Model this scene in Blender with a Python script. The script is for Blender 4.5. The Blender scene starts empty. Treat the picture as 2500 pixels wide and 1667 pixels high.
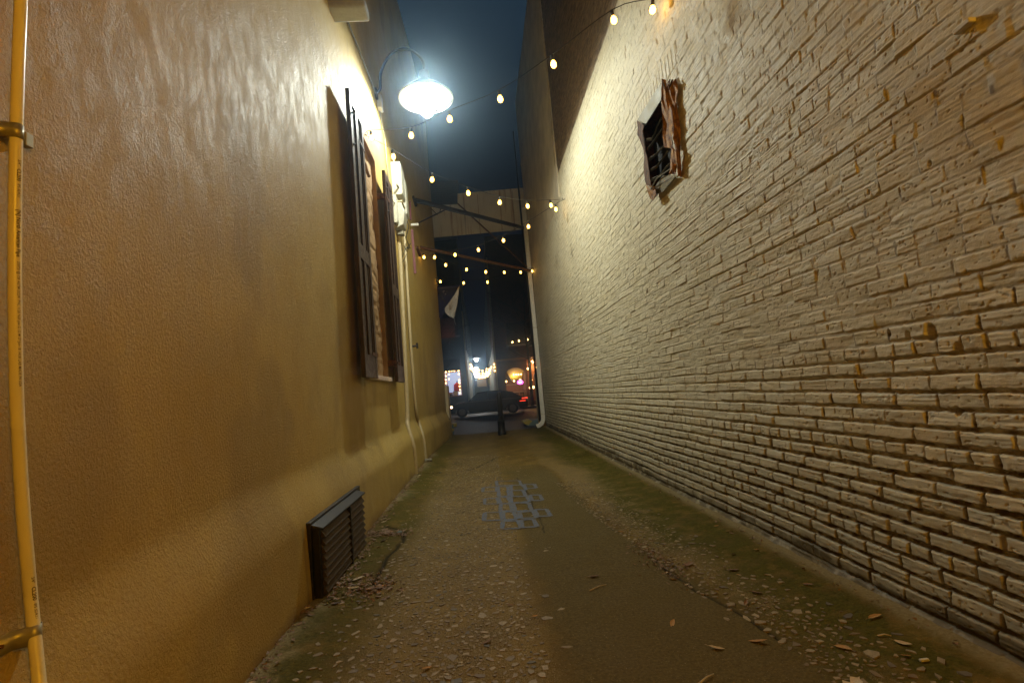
import bpy, math, random
import numpy as np
from mathutils import Vector, Matrix
random.seed(7)
RS = np.random.RandomState(11)
S = bpy.context.scene
# ------------------------------------------------------------------ camera
EYE = Vector((0, 0, 1.2)); FPX = 1230.0
RM = np.array([[0.99432513, 0.08100588, -0.06896067], [-0.0605444, -0.10211822, -0.99292812], [-0.08747515, 0.99146857, -0.09663426]])
cd = bpy.data.cameras.new('camera'); cam = bpy.data.objects.new('camera', cd); S.collection.objects.link(cam)
cd.sensor_width = 36; cd.lens = 36 * FPX / 2500; cd.clip_end = 400; cd.clip_start = 0.02
m4 = Matrix([list(r) for r in RM]).to_4x4(); m4.translation = EYE; cam.matrix_world = m4
S.camera = cam
# ------------------------------------------------------------------ world, exposure
W = bpy.data.worlds.new('World'); S.world = W; W.use_nodes = True
nt = W.node_tree; bg = nt.nodes['Background']
tc = nt.nodes.new('ShaderNodeTexCoord'); sx = nt.nodes.new('ShaderNodeSeparateXYZ'); cr = nt.nodes.new('ShaderNodeValToRGB')
nt.links.new(tc.outputs['Generated'], sx.inputs[0]); nt.links.new(sx.outputs['Z'], cr.inputs[0]); nt.links.new(cr.outputs[0], bg.inputs[0])
cr.color_ramp.elements[0].position = 0.40; cr.color_ramp.elements[0].color = (.0016, .0026, .0060, 1)
cr.color_ramp.elements[1].position = 0.85; cr.color_ramp.elements[1].color = (.017, .040, .068, 1)
bg.inputs[1].default_value = 1.0
S.view_settings.view_transform = 'Standard'; S.view_settings.look = 'None'; S.view_settings.gamma = 1; S.view_settings.exposure = 0
LAMP_W = 500; WARM_W = 190; BULB_E = 15; HAZE = 0.0042

# ------------------------------------------------------------------ measuring helpers (photo pixel -> point on a real plane)
def ray(px, py): return RM @ np.array([(px - 1250) / FPX, -(py - 833.5) / FPX, -1.0])
def onX(px, py, X): v = ray(px, py); p = v * (X / v[0]); return Vector((p[0], p[1], p[2] + 1.2))
def onZ(px, py, Z=0.0): v = ray(px, py); p = v * ((Z - 1.2) / v[2]); return Vector((p[0], p[1], p[2] + 1.2))
def onY(px, py, Y): v = ray(px, py); p = v * (Y / v[1]); return Vector((p[0], p[1], p[2] + 1.2))

# ------------------------------------------------------------------ mesh builder
class MB:
    def __init__(s): s.v = []; s.f = []
    def add(s, vs, fs):
        o = len(s.v); s.v += [tuple(v) for v in vs]; s.f += [tuple(i + o for i in f) for f in fs]; return s
    def box(s, x0, x1, y0, y1, z0, z1):
        vs = [(x, y, z) for z in (z0, z1) for y in (y0, y1) for x in (x0, x1)]
        return s.add(vs, [(0, 2, 3, 1), (4, 5, 7, 6), (0, 1, 5, 4), (2, 6, 7, 3), (0, 4, 6, 2), (1, 3, 7, 5)])
    def bar(s, a, b, w, h=None):
        a = Vector(a); b = Vector(b); h = h or w; d = (b - a).normalized()
        u = d.cross(Vector((0, 0, 1)))
        if u.length < 1e-3: u = Vector((1, 0, 0))
        u.normalize(); t = u.cross(d)
        vs = [p + u * (i * w / 2) + t * (j * h / 2) for p in (a, b) for i, j in ((-1, -1), (1, -1), (1, 1), (-1, 1))]
        return s.add(vs, [(3, 2, 1, 0), (4, 5, 6, 7), (0, 1, 5, 4), (1, 2, 6, 5), (2, 3, 7, 6), (3, 0, 4, 7)])
    def tube(s, pts, r, n=10, cap=True):
        pts = [Vector(p) for p in pts]; rs = r if isinstance(r, (list, tuple)) else [r] * len(pts)
        vs = []; prev = None
        for i, p in enumerate(pts):
            d = (pts[min(i + 1, len(pts) - 1)] - pts[max(i - 1, 0)]).normalized()
            if prev is None: u = d.orthogonal().normalized()
            else: u = (prev - d * prev.dot(d)).normalized()
            prev = u; t = d.cross(u)
            vs += [p + (u * math.cos(2 * math.pi * k / n) + t * math.sin(2 * math.pi * k / n)) * rs[i] for k in range(n)]
        fs = [(i * n + k, i * n + (k + 1) % n, (i + 1) * n + (k + 1) % n, (i + 1) * n + k) for i in range(len(pts) - 1) for k in range(n)]
        if cap: fs += [tuple(range(n))[::-1], tuple((len(pts) - 1) * n + k for k in range(n))]
        return s.add(vs, fs)
    def lathe(s, prof, c=(0, 0, 0), n=24, close=True):
        c = Vector(c); vs = [(c.x + r * math.cos(2 * math.pi * k / n), c.y + r * math.sin(2 * math.pi * k / n), c.z + z) for r, z in prof for k in range(n)]
        m = len(prof); fs = [(i * n + k, i * n + (k + 1) % n, (i + 1) * n + (k + 1) % n, (i + 1) * n + k) for i in range(m - 1) for k in range(n)]
        if close: fs += [tuple(range(n))[::-1], tuple((m - 1) * n + k for k in range(n))]
        return s.add(vs, fs)
    def prism(s, poly, d):            # poly = list of 3-D points, d = extrusion vector
        d = Vector(d); n = len(poly); vs = [Vector(p) for p in poly]; vs += [p + d for p in vs]
        fs = [tuple(range(n)), tuple(range(2 * n - 1, n - 1, -1))] + [(i, (i + 1) % n, n + (i + 1) % n, n + i)[::-1] for i in range(n)]
        return s.add(vs, fs)
    def build(s, name, mat, parent=None, smooth=False, bevel=0):
        me = bpy.data.meshes.new(name); me.from_pydata(s.v, [], s.f); me.update()
        return link(name, me, mat, parent, smooth, bevel)
def link(name, me, mat, parent=None, smooth=False, bevel=0):
    o = bpy.data.objects.new(name, me); S.collection.objects.link(o)
    if mat: me.materials.append(mat)
    if smooth:
        for p in me.polygons: p.use_smooth = True
        if smooth != 'all': me.set_sharp_from_angle(angle=math.radians(40))
    if bevel:
        b = o.modifiers.new('bevel', 'BEVEL'); b.width = bevel; b.segments = 2; b.limit_method = 'ANGLE'
    if parent: o.parent = parent; o.matrix_parent_inverse = parent.matrix_world.inverted() if parent.type != 'EMPTY' else Matrix.Translation(-parent.location)
    return o
def tag(o, label=None, cat=None, group=None, kind=None):
    if label: o['label'] = label
    if cat: o['category'] = cat
    if group: o['group'] = group
    if kind: o['kind'] = kind
    return o
def thing(name, label, cat, loc=(0, 0, 0), group=None):
    o = bpy.data.objects.new(name, None); S.collection.objects.link(o); o.location = loc; o.empty_display_size = .1
    return tag(o, label, cat, group)
def grid(name, P, mat, parent=None, mask=None, attrs=None, smooth=True, flip=False):
    R, C = P.shape[:2]; me = bpy.data.meshes.new(name)
    idx = np.arange(R * C).reshape(R, C)
    q = np.stack([idx[:-1, :-1], idx[:-1, 1:], idx[1:, 1:], idx[1:, :-1]], -1)
    if flip: q = q[..., ::-1]
    if mask is not None: q = q[mask]
    q = q.reshape(-1, 4); nf = len(q)
    me.vertices.add(R * C); me.vertices.foreach_set('co', P.reshape(-1).astype(np.float32))
    me.loops.add(nf * 4); me.loops.foreach_set('vertex_index', q.reshape(-1).astype(np.int32))
    me.polygons.add(nf); me.polygons.foreach_set('loop_start', (np.arange(nf) * 4).astype(np.int32))
    if smooth: me.polygons.foreach_set('use_smooth', np.ones(nf, bool))
    for k, a in (attrs or {}).items():
        at = me.attributes.new(k, 'FLOAT', 'POINT'); at.data.foreach_set('value', a.reshape(-1).astype(np.float32))
    me.update(calc_edges=True)
    o = bpy.data.objects.new(name, me); S.collection.objects.link(o); me.materials.append(mat)
    if parent: o.parent = parent; o.matrix_parent_inverse = Matrix.Translation(-parent.location)
    return o
# value noise on arrays
def vnoise(x, y, seed=0):
    r = np.random.RandomState(seed); T = r.rand(256, 256)
    xi = np.floor(x).astype(int); yi = np.floor(y).astype(int); fx = x - xi; fy = y - yi
    fx = fx * fx * (3 - 2 * fx); fy = fy * fy * (3 - 2 * fy)
    a = T[yi % 256, xi % 256]; b = T[yi % 256, (xi + 1) % 256]; c = T[(yi + 1) % 256, xi % 256]; d = T[(yi + 1) % 256, (xi + 1) % 256]
    return (a * (1 - fx) + b * fx) * (1 - fy) + (c * (1 - fx) + d * fx) * fy
def fbm(x, y, seed=0, o=4):
    s = 0; a = .5; t = 0
    for i in range(o): s = s + a * vnoise(x * 2 ** i + 13 * i, y * 2 ** i + 7 * i, seed + i); t += a; a *= .5
    return s / t
def sst(a, b, x): t = np.clip((x - a) / (b - a), 0, 1); return t * t * (3 - 2 * t)

# ------------------------------------------------------------------ materials
class NM:
    def __init__(s, name):
        s.m = bpy.data.materials.new(name); s.m.use_nodes = True; s.t = s.m.node_tree; s.b = s.t.nodes['Principled BSDF']; s.o = s.t.nodes['Material Output']
        s.tc = None
    def n(s, typ, **kw):
        x = s.t.nodes.new(typ)
        for k, v in kw.items():
            if k[0] == 'i' and k[1:].isdigit(): s.set(x.inputs[int(k[1:])], v)
            elif k.startswith('in_'): s.set(x.inputs[k[3:].replace('_', ' ')], v)
            else: setattr(x, k, v)
        return x
    def set(s, inp, v):
        if isinstance(v, bpy.types.NodeSocket): s.t.links.new(v, inp)
        elif isinstance(v, bpy.types.Node): s.t.links.new(v.outputs[0], inp)
        else: inp.default_value = (*v, 1) if isinstance(v, tuple) and len(v) == 3 and inp.type == 'RGBA' else v
    def co(s, scale=(1, 1, 1), warp=0):
        if not s.tc: s.tc = s.n('ShaderNodeTexCoord')
        mp = s.n('ShaderNodeMapping', i0=s.tc.outputs['Object']); mp.inputs['Scale'].default_value = scale
        return mp.outputs[0]
    def noise(s, sc, det=4, rough=.55, scale=(1, 1, 1), dist=0):
        return s.n('ShaderNodeTexNoise', in_Vector=s.co(scale), in_Scale=sc, in_Detail=det, in_Roughness=rough, in_Distortion=dist).outputs[0]
    def ramp(s, f, a, b, lo=0.0, hi=1.0):
        x = s.n('ShaderNodeMapRange', i0=f); x.inputs[1].default_value = a; x.inputs[2].default_value = b; x.inputs[3].default_value = lo; x.inputs[4].default_value = hi; return x.outputs[0]
    def mix(s, f, a, b):
        x = s.n('ShaderNodeMix', data_type='RGBA'); s.set(x.inputs[0], f); s.set(x.inputs[6], a); s.set(x.inputs[7], b); return x.outputs[2]
    def math(s, op, a, b=0.0):
        x = s.n('ShaderNodeMath', operation=op); s.set(x.inputs[0], a); s.set(x.inputs[1], b); return x.outputs[0]
    def attr(s, name): return s.n('ShaderNodeAttribute', attribute_name=name).outputs['Fac']
    def bump(s, h, dist, strength=1.0, prev=None):
        x = s.n('ShaderNodeBump', in_Height=h, in_Distance=dist, in_Strength=strength)
        if prev: s.set(x.inputs['Normal'], prev)
        return x.outputs[0]
    def fin(s, col=None, rough=None, nor=None, metal=None, spec=None):
        if col is not None: s.set(s.b.inputs['Base Color'], col)
        if rough is not None: s.set(s.b.inputs['Roughness'], rough)
        if nor is not None: s.set(s.b.inputs['Normal'], nor)
        if metal is not None: s.b.inputs['Metallic'].default_value = metal
        if spec is not None: s.b.inputs['Specular IOR Level'].default_value = spec
        return s.m
def simple(name, col, rough=.6, metal=0, var=.25, sc=30, bump=.0006, spec=.5):
    m = NM(name); n = m.noise(sc, 5)
    c2 = tuple(c * (1 - var) for c in col); c1 = tuple(min(1, c * (1 + var * .6)) for c in col)
    return m.fin(m.mix(m.ramp(n, .3, .7), c2, c1), m.ramp(n, .3, .7, rough * .85, min(1, rough * 1.15)), m.bump(n, bump), metal, spec)
def emis(name, col, st, base=None):
    m = NM(name); m.fin(base or tuple(min(1, c) for c in col), .4); m.b.inputs['Emission Color'].default_value = (*col, 1); m.b.inputs['Emission Strength'].default_value = st
    n = m.noise(8, 2); m.set(m.b.inputs['Emission Strength'], m.ramp(n, .2, .8, st * .85, st * 1.15)); return m.m

def mat_brick():
    m = NM('painted_brick'); j = m.attr('joint'); ch = m.attr('chip'); up = m.attr('bare'); pb = m.attr('tone')
    n = m.noise(9, 5); f = m.noise(120, 4); sc = m.noise(30, 5, .6, (1, .12, 1.6))
    paint = m.mix(m.ramp(n, .3, .7), (.59, .545, .40), (.71, .67, .52))
    paint = m.mix(m.ramp(pb, 0, 1, 0, .35), paint, (.52, .45, .28))
    joint_dirt_shade = m.mix(m.ramp(f, .3, .7), (.075, .042, .014), (.17, .105, .038))  # joint mortar and dirt, darkened to paint in the shade of the joints
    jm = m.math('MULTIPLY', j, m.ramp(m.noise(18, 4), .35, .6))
    c = m.mix(jm, paint, joint_dirt_shade); c = m.mix(m.math('MULTIPLY', ch, .35), c, (.22, .15, .07))
    brown = m.mix(m.ramp(m.noise(14, 6, .6, (1, .5, 3)), .35, .65), (.045, .030, .017), (.24, .165, .09))  # streaky brown colours in the unlit brick above the lamp's reach
    c = m.mix(up, c, brown)
    grime = m.attr('grime'); c = m.mix(m.math('MULTIPLY', grime, m.ramp(n, .1, .5)), c, (.11, .085, .042))
    nb = m.bump(sc, .0035, .8); nb = m.bump(f, .0016, .7, nb)
    return m.fin(c, m.ramp(n, .3, .7, .5, .72), nb, spec=.35)
def mat_stucco():
    m = NM('painted_stucco')
    big = m.noise(1.3, 5, .6); streak = m.noise(6.5, 8, .75, (1, 1.5, .7), .3); g = m.noise(85, 6, .65, (1, 1, .85), .3); fine = m.noise(330, 2)
    mask = m.ramp(streak, .42, .58)
    c = m.mix(m.ramp(big, .3, .7), (.43, .30, .066), (.53, .395, .125))
    c = m.mix(m.ramp(m.noise(.9, 6, .6, (1, .6, 1.5)), .45, .75, 0, .45), c, (.36, .28, .15))
    c = m.mix(m.attr('grime'), c, (.17, .12, .06))
    gg = m.math('MULTIPLY', g, m.ramp(streak, .35, .65, .7, 1.15))
    nb = m.bump(m.noise(16, 5, .7, (1, 1.4, .8), .4), .0032, .5); nb = m.bump(gg, .0085, 1.0, nb); nb = m.bump(fine, .0018, .7, nb)
    c = m.mix(m.ramp(g, .52, .36, 0, .45), c, (.33, .20, .05))  # pits tinted darker, painting in the contrast of glossy highlights
    return m.fin(c, m.ramp(streak, .38, .62, .70, .50), nb, spec=.36)
def mat_ground():
    m = NM('alley_paving'); moss = m.attr('moss'); pat = m.attr('patch'); pale = m.attr('pale'); ag = m.attr('agg'); crack = m.attr('crack')
    n = m.noise(3.2, 6, .6); f = m.noise(70, 5, .6); s = m.noise(190, 3)
    conc = m.mix(m.ramp(n, .3, .7), (.088, .053, .010), (.19, .124, .030))
    asp = m.mix(m.ramp(f, .35, .7), (.082, .060, .019), (.15, .11, .038))
    c = m.mix(pat, conc, asp)
    c = m.mix(m.math('MULTIPLY', ag, m.ramp(s, .45, .60, 0, .8)), c, (.30, .235, .13))
    c = m.mix(m.ramp(s, .66, .72), c, (.34, .30, .21)); c = m.mix(m.ramp(s, .36, .28), c, (.03, .024, .014))
    c = m.mix(pale, c, m.mix(m.ramp(f, .3, .7), (.20, .16, .075), (.36, .31, .18)))
    mg = m.mix(m.ramp(f, .3, .7), (.036, .034, .003), (.100, .086, .008))
    c = m.mix(m.math('MULTIPLY', moss, m.ramp(m.noise(7, 6, .7), .33, .52)), c, mg)
    c = m.mix(crack, c, (.015, .011, .006))
    nb = m.bump(m.noise(22, 5), .012, .6); nb = m.bump(f, .008, .9, nb); nb = m.bump(s, .003, .9, nb)
    return m.fin(c, m.ramp(n, .3, .7, .78, .95), nb, spec=.15)
M = {}
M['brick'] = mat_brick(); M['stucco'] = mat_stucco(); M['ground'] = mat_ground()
M['upstucco'] = simple('smooth_pale_stucco', (.56, .50, .38), .8, var=.25, sc=2.5, bump=.004)
M['wood'] = (lambda m: m.fin(m.mix(m.ramp(m.noise(26, 6, .65, (1, 1, .18)), .35, .7), (.018, .011, .009), (.085, .045, .03)), m.ramp(m.noise(20), .3, .7, .4, .65), m.bump(m.noise(60, 5, .6, (1, 1, .15)), .002)))(NM('old_shutter_wood'))
M['infill'] = (lambda m: m.fin(m.mix(m.ramp(m.noise(5, 6), .35, .7), (.24, .14, .055), (.32, .20, .09)), .7, m.bump(m.noise(25, 6), .01)))(NM('window_infill_plaster'))
M['white'] = simple('white_paint', (.62, .58, .46), .45, var=.12)
M['cream'] = simple('cream_paint', (.46, .37, .20), .5, var=.15)
M['pvc'] = simple('cream_plastic', (.80, .72, .48), .28, var=.05, sc=6, bump=.0002)
M['ink'] = simple('printing_ink', (.10, .06, .03), .6, bump=0)
M['zinc'] = simple('galvanised_strap', (.40, .37, .27), .42, .55, var=.3, sc=12)
M['black'] = simple('black_metal', (.012, .012, .013), .42, .3, var=.4)
M['darksteel'] = simple('dark_steel', (.035, .030, .026), .6, .4, var=.4)
M['rust'] = (lambda m: m.fin(m.mix(m.ramp(m.noise(16, 6, .65), .38, .65), (.12, .042, .008), (.50, .25, .06)), .75, m.bump(m.noise(40, 5), .004)))(NM('rusted_sheet'))
M['rustdark'] = (lambda m: m.fin(m.mix(m.ramp(m.noise(22, 6, .65), .38, .65), (.025, .010, .005), (.17, .065, .02)), .8, m.bump(m.noise(40, 5), .004)))(NM('dark_rust'))
M['galv'] = simple('weathered_pale_metal', (.22, .20, .14), .6, .2, var=.35, sc=9)
M['gutter'] = simple('white_gutter_paint', (.80, .78, .68), .4, var=.08)
M['slat'] = simple('brown_dusty_slat', (.055, .036, .018), .7)
M['box'] = simple('aged_box_enamel', (.36, .34, .26), .55, var=.25)
M['vent'] = (lambda m: m.fin(m.mix(m.ramp(m.noise(9, 6, .6), .45, .75), (.008, .008, .009), (.030, .020, .010)), .5, m.bump(m.noise(50, 5), .001)))(NM('black_painted_vent'))
M['void'] = simple('dark_duct', (.006, .006, .007), .9)
M['pink'] = simple('faded_red_paint', (.20, .06, .06), .6)
M['shade'] = simple('lamp_shade_enamel', (.55, .58, .60), .35, var=.1)
M['shadein'] = simple('black_shade_enamel', (.010, .011, .012), .5, spec=.2)
M['cable'] = simple('cable_rubber', (.02, .018, .015), .6)
M['steelpanel'] = (lambda m: m.fin(m.mix(m.ramp(m.noise(9, 5, .6, (1, 1, .06)), .55, .72), m.mix(m.ramp(m.noise(2, 4), .3, .7), (.66, .60, .44), (.78, .72, .55)), (.30, .15, .05)), .6, m.bump(m.noise(6), .003)))(NM('rust_streaked_panel'))
M['darkbrick'] = (lambda m: m.fin(m.mix(m.n('ShaderNodeTexBrick', in_Vector=m.n('ShaderNodeMapping', i0=m.n('ShaderNodeTexCoord').outputs['Object']).outputs[0], in_Scale=4.0).outputs['Fac'], (.06, .028, .018), (.02, .014, .01)), .85))(NM('dark_street_brick'))
def facade_mat(name, col, mort):
    m = NM(name); t = m.n('ShaderNodeTexCoord'); sp = m.n('ShaderNodeSeparateXYZ', i0=t.outputs['Object'])
    cb = m.n('ShaderNodeCombineXYZ', i0=sp.outputs[0], i1=sp.outputs[2])
    b = m.n('ShaderNodeTexBrick', in_Vector=cb.outputs[0], in_Scale=1.0, in_Color1=col, in_Color2=tuple(c * .7 for c in col), in_Mortar=mort)
    b.inputs['Mortar Size'].default_value = .006; b.inputs['Brick Width'].default_value = .22; b.inputs['Row Height'].default_value = .075
    return m.fin(m.mix(m.ramp(m.noise(1.5, 5), .3, .75, 0, .5), b.outputs[0], tuple(c * .4 for c in col)), .85, m.bump(b.outputs['Fac'], -.01))
M['redbrick'] = facade_mat('red_brick_facade', (.17, .06, .035), (.10, .08, .06))
M['greybrick'] = facade_mat('grey_green_facade', (.055, .065, .055), (.05, .05, .045))
M['darkbrick'] = facade_mat('dark_brick_parapet', (.05, .035, .03), (.07, .06, .05))
M['asphalt'] = simple('street_asphalt', (.035, .034, .034), .6, var=.4, sc=60, bump=.006)
M['paver'] = facade_mat('red_brick_paving', (.13, .07, .05), (.04, .035, .03))
def paver_mat():
    m = NM('brick_crossing_paving'); t = m.n('ShaderNodeTexCoord')
    b = m.n('ShaderNodeTexBrick', in_Vector=t.outputs['Object'], in_Scale=1.0, in_Color1=(.10, .075, .062), in_Color2=(.06, .046, .042), in_Mortar=(.02, .018, .016))
    b.inputs['Mortar Size'].default_value = .008; b.inputs['Brick Width'].default_value = .2; b.inputs['Row Height'].default_value = .1
    return m.fin(m.mix(m.ramp(m.noise(3, 5), .35, .7, 0, .6), b.outputs[0], (.045, .045, .045)), .6, m.bump(b.outputs['Fac'], -.006))
M['paver'] = paver_mat()
M['concrete'] = simple('pavement_concrete', (.20, .19, .17), .8, sc=8, bump=.004)
M['roadpaint'] = simple('worn_road_paint', (.22, .21, .20), .7, var=.5, sc=5)
M['carpaint'] = simple('dark_car_paint', (.005, .006, .010), .2, .1, var=.1, bump=0)
M['carglass'] = simple('dark_car_glass', (.01, .015, .03), .05, var=.1, bump=0)
M['tyre'] = simple('tyre_rubber', (.015, .015, .015), .85)
M['chrome'] = simple('car_trim', (.12, .12, .12), .3, 1)
M['head'] = emis('headlamp', (1, .62, .32), 9); M['tail'] = emis('tail_lamp', (1, .05, .02), 2.2)
M['bulb'] = emis('warm_bulb_glow', (1, .50, .075), BULB_E); M['fbulb'] = emis('distant_warm_bulb', (1, .56, .18), 14); M['cbulb'] = emis('distant_cool_lamp', (.75, .85, 1), 14)
M['shopglow'] = emis('shop_backdrop', (.50, .58, .85), .75); M['red'] = emis('red_sweater', (.5, .02, .02), .5, (.5, .02, .02)); M['red'] = simple('red_knit', (.62, .03, .03), .8)
M['neon'] = emis('pink_neon', (1, .10, .75), 6); M['amber'] = emis('amber_interior', (.9, .33, .10), .35)
M['yellowtin'] = simple('mustard_canopy', (.34, .28, .06), .7); M['timber'] = simple('orange_varnished_timber', (.30, .12, .04), .5)
M['awn'] = simple('black_awning', (.006, .006, .007), .8); M['bark'] = simple('bark', (.05, .032, .02), .9, sc=20, bump=.01)
M['navy'] = simple('navy_flag_cloth', (.012, .014, .05), .85); M['flagwhite'] = simple('white_flag_cloth', (.52, .50, .46), .85)
M['blueplanter'] = simple('pale_blue_paint', (.14, .20, .20), .7); M['yellowp'] = simple('yellow_paint', (.45, .33, .05), .6)
M['bluepaint'] = (lambda m: m.fin(m.mix(m.ramp(m.noise(75, 6, .75), .36, .60), (.04, .105, .25), (.13, .10, .042)), .75, m.bump(m.noise(80, 4), .003)))(NM('worn_blue_road_paint'))
M['sill'] = simple('pinkish_sill', (.62, .50, .44), .6); M['dim'] = simple('dim_window', (.05, .045, .04), .15)
M['greyside'] = simple('blue_grey_siding', (.12, .17, .18), .6)
M['stonepile'] = None
def mat_stones():
    m = NM('embedded_stone_chips'); a = m.attr('tone')
    cr = m.n('ShaderNodeValToRGB'); m.set(cr.inputs[0], a); e = cr.color_ramp.elements
    e[0].position = 0; e[0].color = (.10, .095, .085, 1); e[1].position = 1; e[1].color = (.36, .285, .17, 1)
    k = e.new(.15); k.color = (.17, .12, .065, 1); k = e.new(.6); k.color = (.26, .20, .115, 1)
    return m.fin(m.mix(m.ramp(m.noise(90, 4), .35, .7, 0, .5), cr.outputs[0], (.09, .07, .045)), .65, m.bump(m.noise(120, 3), .002))
M['stone'] = mat_stones()
def leafmat(n, a, b): m = NM(n); return m.fin(m.mix(m.ramp(m.noise(40, 4), .3, .7), a, b), .6, m.bump(m.noise(90, 3), .001))
LM = [leafmat('ochre_leaf', (.30, .15, .035), (.48, .27, .07)), leafmat('brown_leaf', (.13, .07, .035), (.27, .15, .07)), leafmat('pale_dry_leaf', (.42, .33, .20), (.62, .50, .33)), leafmat('dark_leaf', (.05, .03, .015), (.12, .07, .035))]

# ================================================================== SETTING
LX, RX, YE = -1.25, 1.90, 15.5
def lwx(Y): return LX + 0.17 * sst(9.5, 15.5, np.asarray(Y, float))          # the left wall leans in a little near the street
# ---- alley ground
def axis(segs):
    o = []
    for a, b, st in segs: o.append(np.arange(a, b, st))
    return np.concatenate(o + [[segs[-1][1]]])
gx = axis([(-1.36, 2.02, .010)]); gy = axis([(-4, .8, .15), (.8, 3.5, .010), (3.5, 7, .018), (7, 15.6, .04)])
GX, GY = np.meshgrid(gx, gy)
nz = fbm(GX * 1.3, GY * 1.0, 3, 5) - .5; nf = fbm(GX * 18, GY * 18, 5, 4) - .5
wob = (fbm(GY * 1.1, GY * 0 + 3, 9, 3) - .5)
lE = .22 + .16 * wob * 2; rE = np.interp(GY, [1.5, 2.3, 3, 4, 5.5, 7, 10, 16], [1.32, 1.28, 1.15, 1.04, .92, .86, .8, .7]) + .22 * wob + .05 * nf
patch = sst(-.06, .10, GX - lE) * (1 - sst(-.05, .04, GX - rE))
patch = np.where(GY > 7.2, patch * (1 - sst(7.2, 8.6, GY)), patch)
mossR = sst(1.12, 1.45, GX + .5 * nz) * (1 - sst(1.72, 1.86, GX)); mossL = (1 - sst(-.95, -.52, GX + .6 * nz)) * sst(-1.16, -1.0, GX)
moss = np.clip(mossR * .95 + mossL * .85, 0, 1)
moss = np.maximum(moss, .22 * sst(.5, .65, fbm(GX * 2, GY * 1.2, 31, 4)) * sst(6, 8, GY))
pale = (1 - sst(-1.13, -.98, GX + .25 * (vnoise(GY * 2.2, GX * 0 + 5, 8) - .5) + .12 * nf)) * sst(.45, .56, fbm(GX * 3, GY * 1.1, 41, 4) + .12) + .8 * sst(1.76, 1.84, GX + .05 * nf)
pale = np.clip(pale, 0, 1) * .75
agg = np.clip(sst(-.85, -.6, GX) * (1 - sst(.1, .3, GX)) + sst(0, .1, GX - rE) * (1 - sst(1.35, 1.55, GX)), 0, 1) * (1 - .6 * sst(6, 9, GY))
zg = .022 * nz + .006 * nf * (1 - .6 * patch) + .05 * (1 - sst(-1.25, -.55, GX)) + .03 * sst(1.3, 1.85, GX)
zg += -.012 * np.exp(-((GX - rE - .03) / .07) ** 2) * (GY < 6.5) * sst(.4, .6, fbm(GX * 2, GY * 2, 77, 3) + .1)
# cracks and edges
crack = np.zeros_like(GX)
def crackline(pts, w=.012, d=.015):
    global zg, crack
    P = [(p[0], p[1]) for p in pts]
    jx = .05 * (fbm(GX * 5, GY * 5, 51, 4) - .5); jy = .05 * (fbm(GX * 5, GY * 5, 61, 4) - .5)
    X = GX + jx; Y = GY + jy; dm = np.full(GX.shape, 9.0)
    for (x0, y0), (x1, y1) in zip(P[:-1], P[1:]):
        L2 = (x1 - x0) ** 2 + (y1 - y0) ** 2; t = np.clip(((X - x0) * (x1 - x0) + (Y - y0) * (y1 - y0)) / L2, 0, 1)
        dm = np.minimum(dm, np.hypot(X - x0 - t * (x1 - x0), Y - y0 - t * (y1 - y0)))
    k = np.exp(-(dm / w) ** 2); zg -= d * k; crack = np.maximum(crack, k * .9)
G = lambda px, py: onZ(px, py)[:2]
crackline([G(1005, 1165), G(1110, 1150), G(1145, 1148), G(1170, 1138), G(1210, 1118)], .022)
crackline([G(1262, 1165), G(1275, 1180), G(1290, 1205), G(1300, 1235), G(1330, 1300)], .006, .006)
crackline([G(905, 1440), G(930, 1390), G(945, 1362), G(985, 1325), G(990, 1300), G(945, 1292)], .016)
crackline([G(1586, 1355), G(1640, 1400), G(1708, 1447), G(1800, 1490), G(1900, 1560)], .012, .012)
zg -= .03 * (1 - sst(-1.21, -1.13, GX)); zg = np.where(GX > 1.84, zg - .0, zg)
ZG = zg
def gz(x, y):
    i = min(max(np.searchsorted(gy, y), 1), len(gy) - 1); j = min(max(np.searchsorted(gx, x), 1), len(gx) - 1)
    return float(max(ZG[i, j], ZG[i - 1, j - 1]))
tag(grid('alley_ground', np.stack([GX, GY, zg], -1), M['ground'], attrs=dict(moss=moss, patch=patch, pale=pale, agg=agg, crack=crack)), kind='structure', label='alley paving of concrete, asphalt patch and moss')
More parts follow.
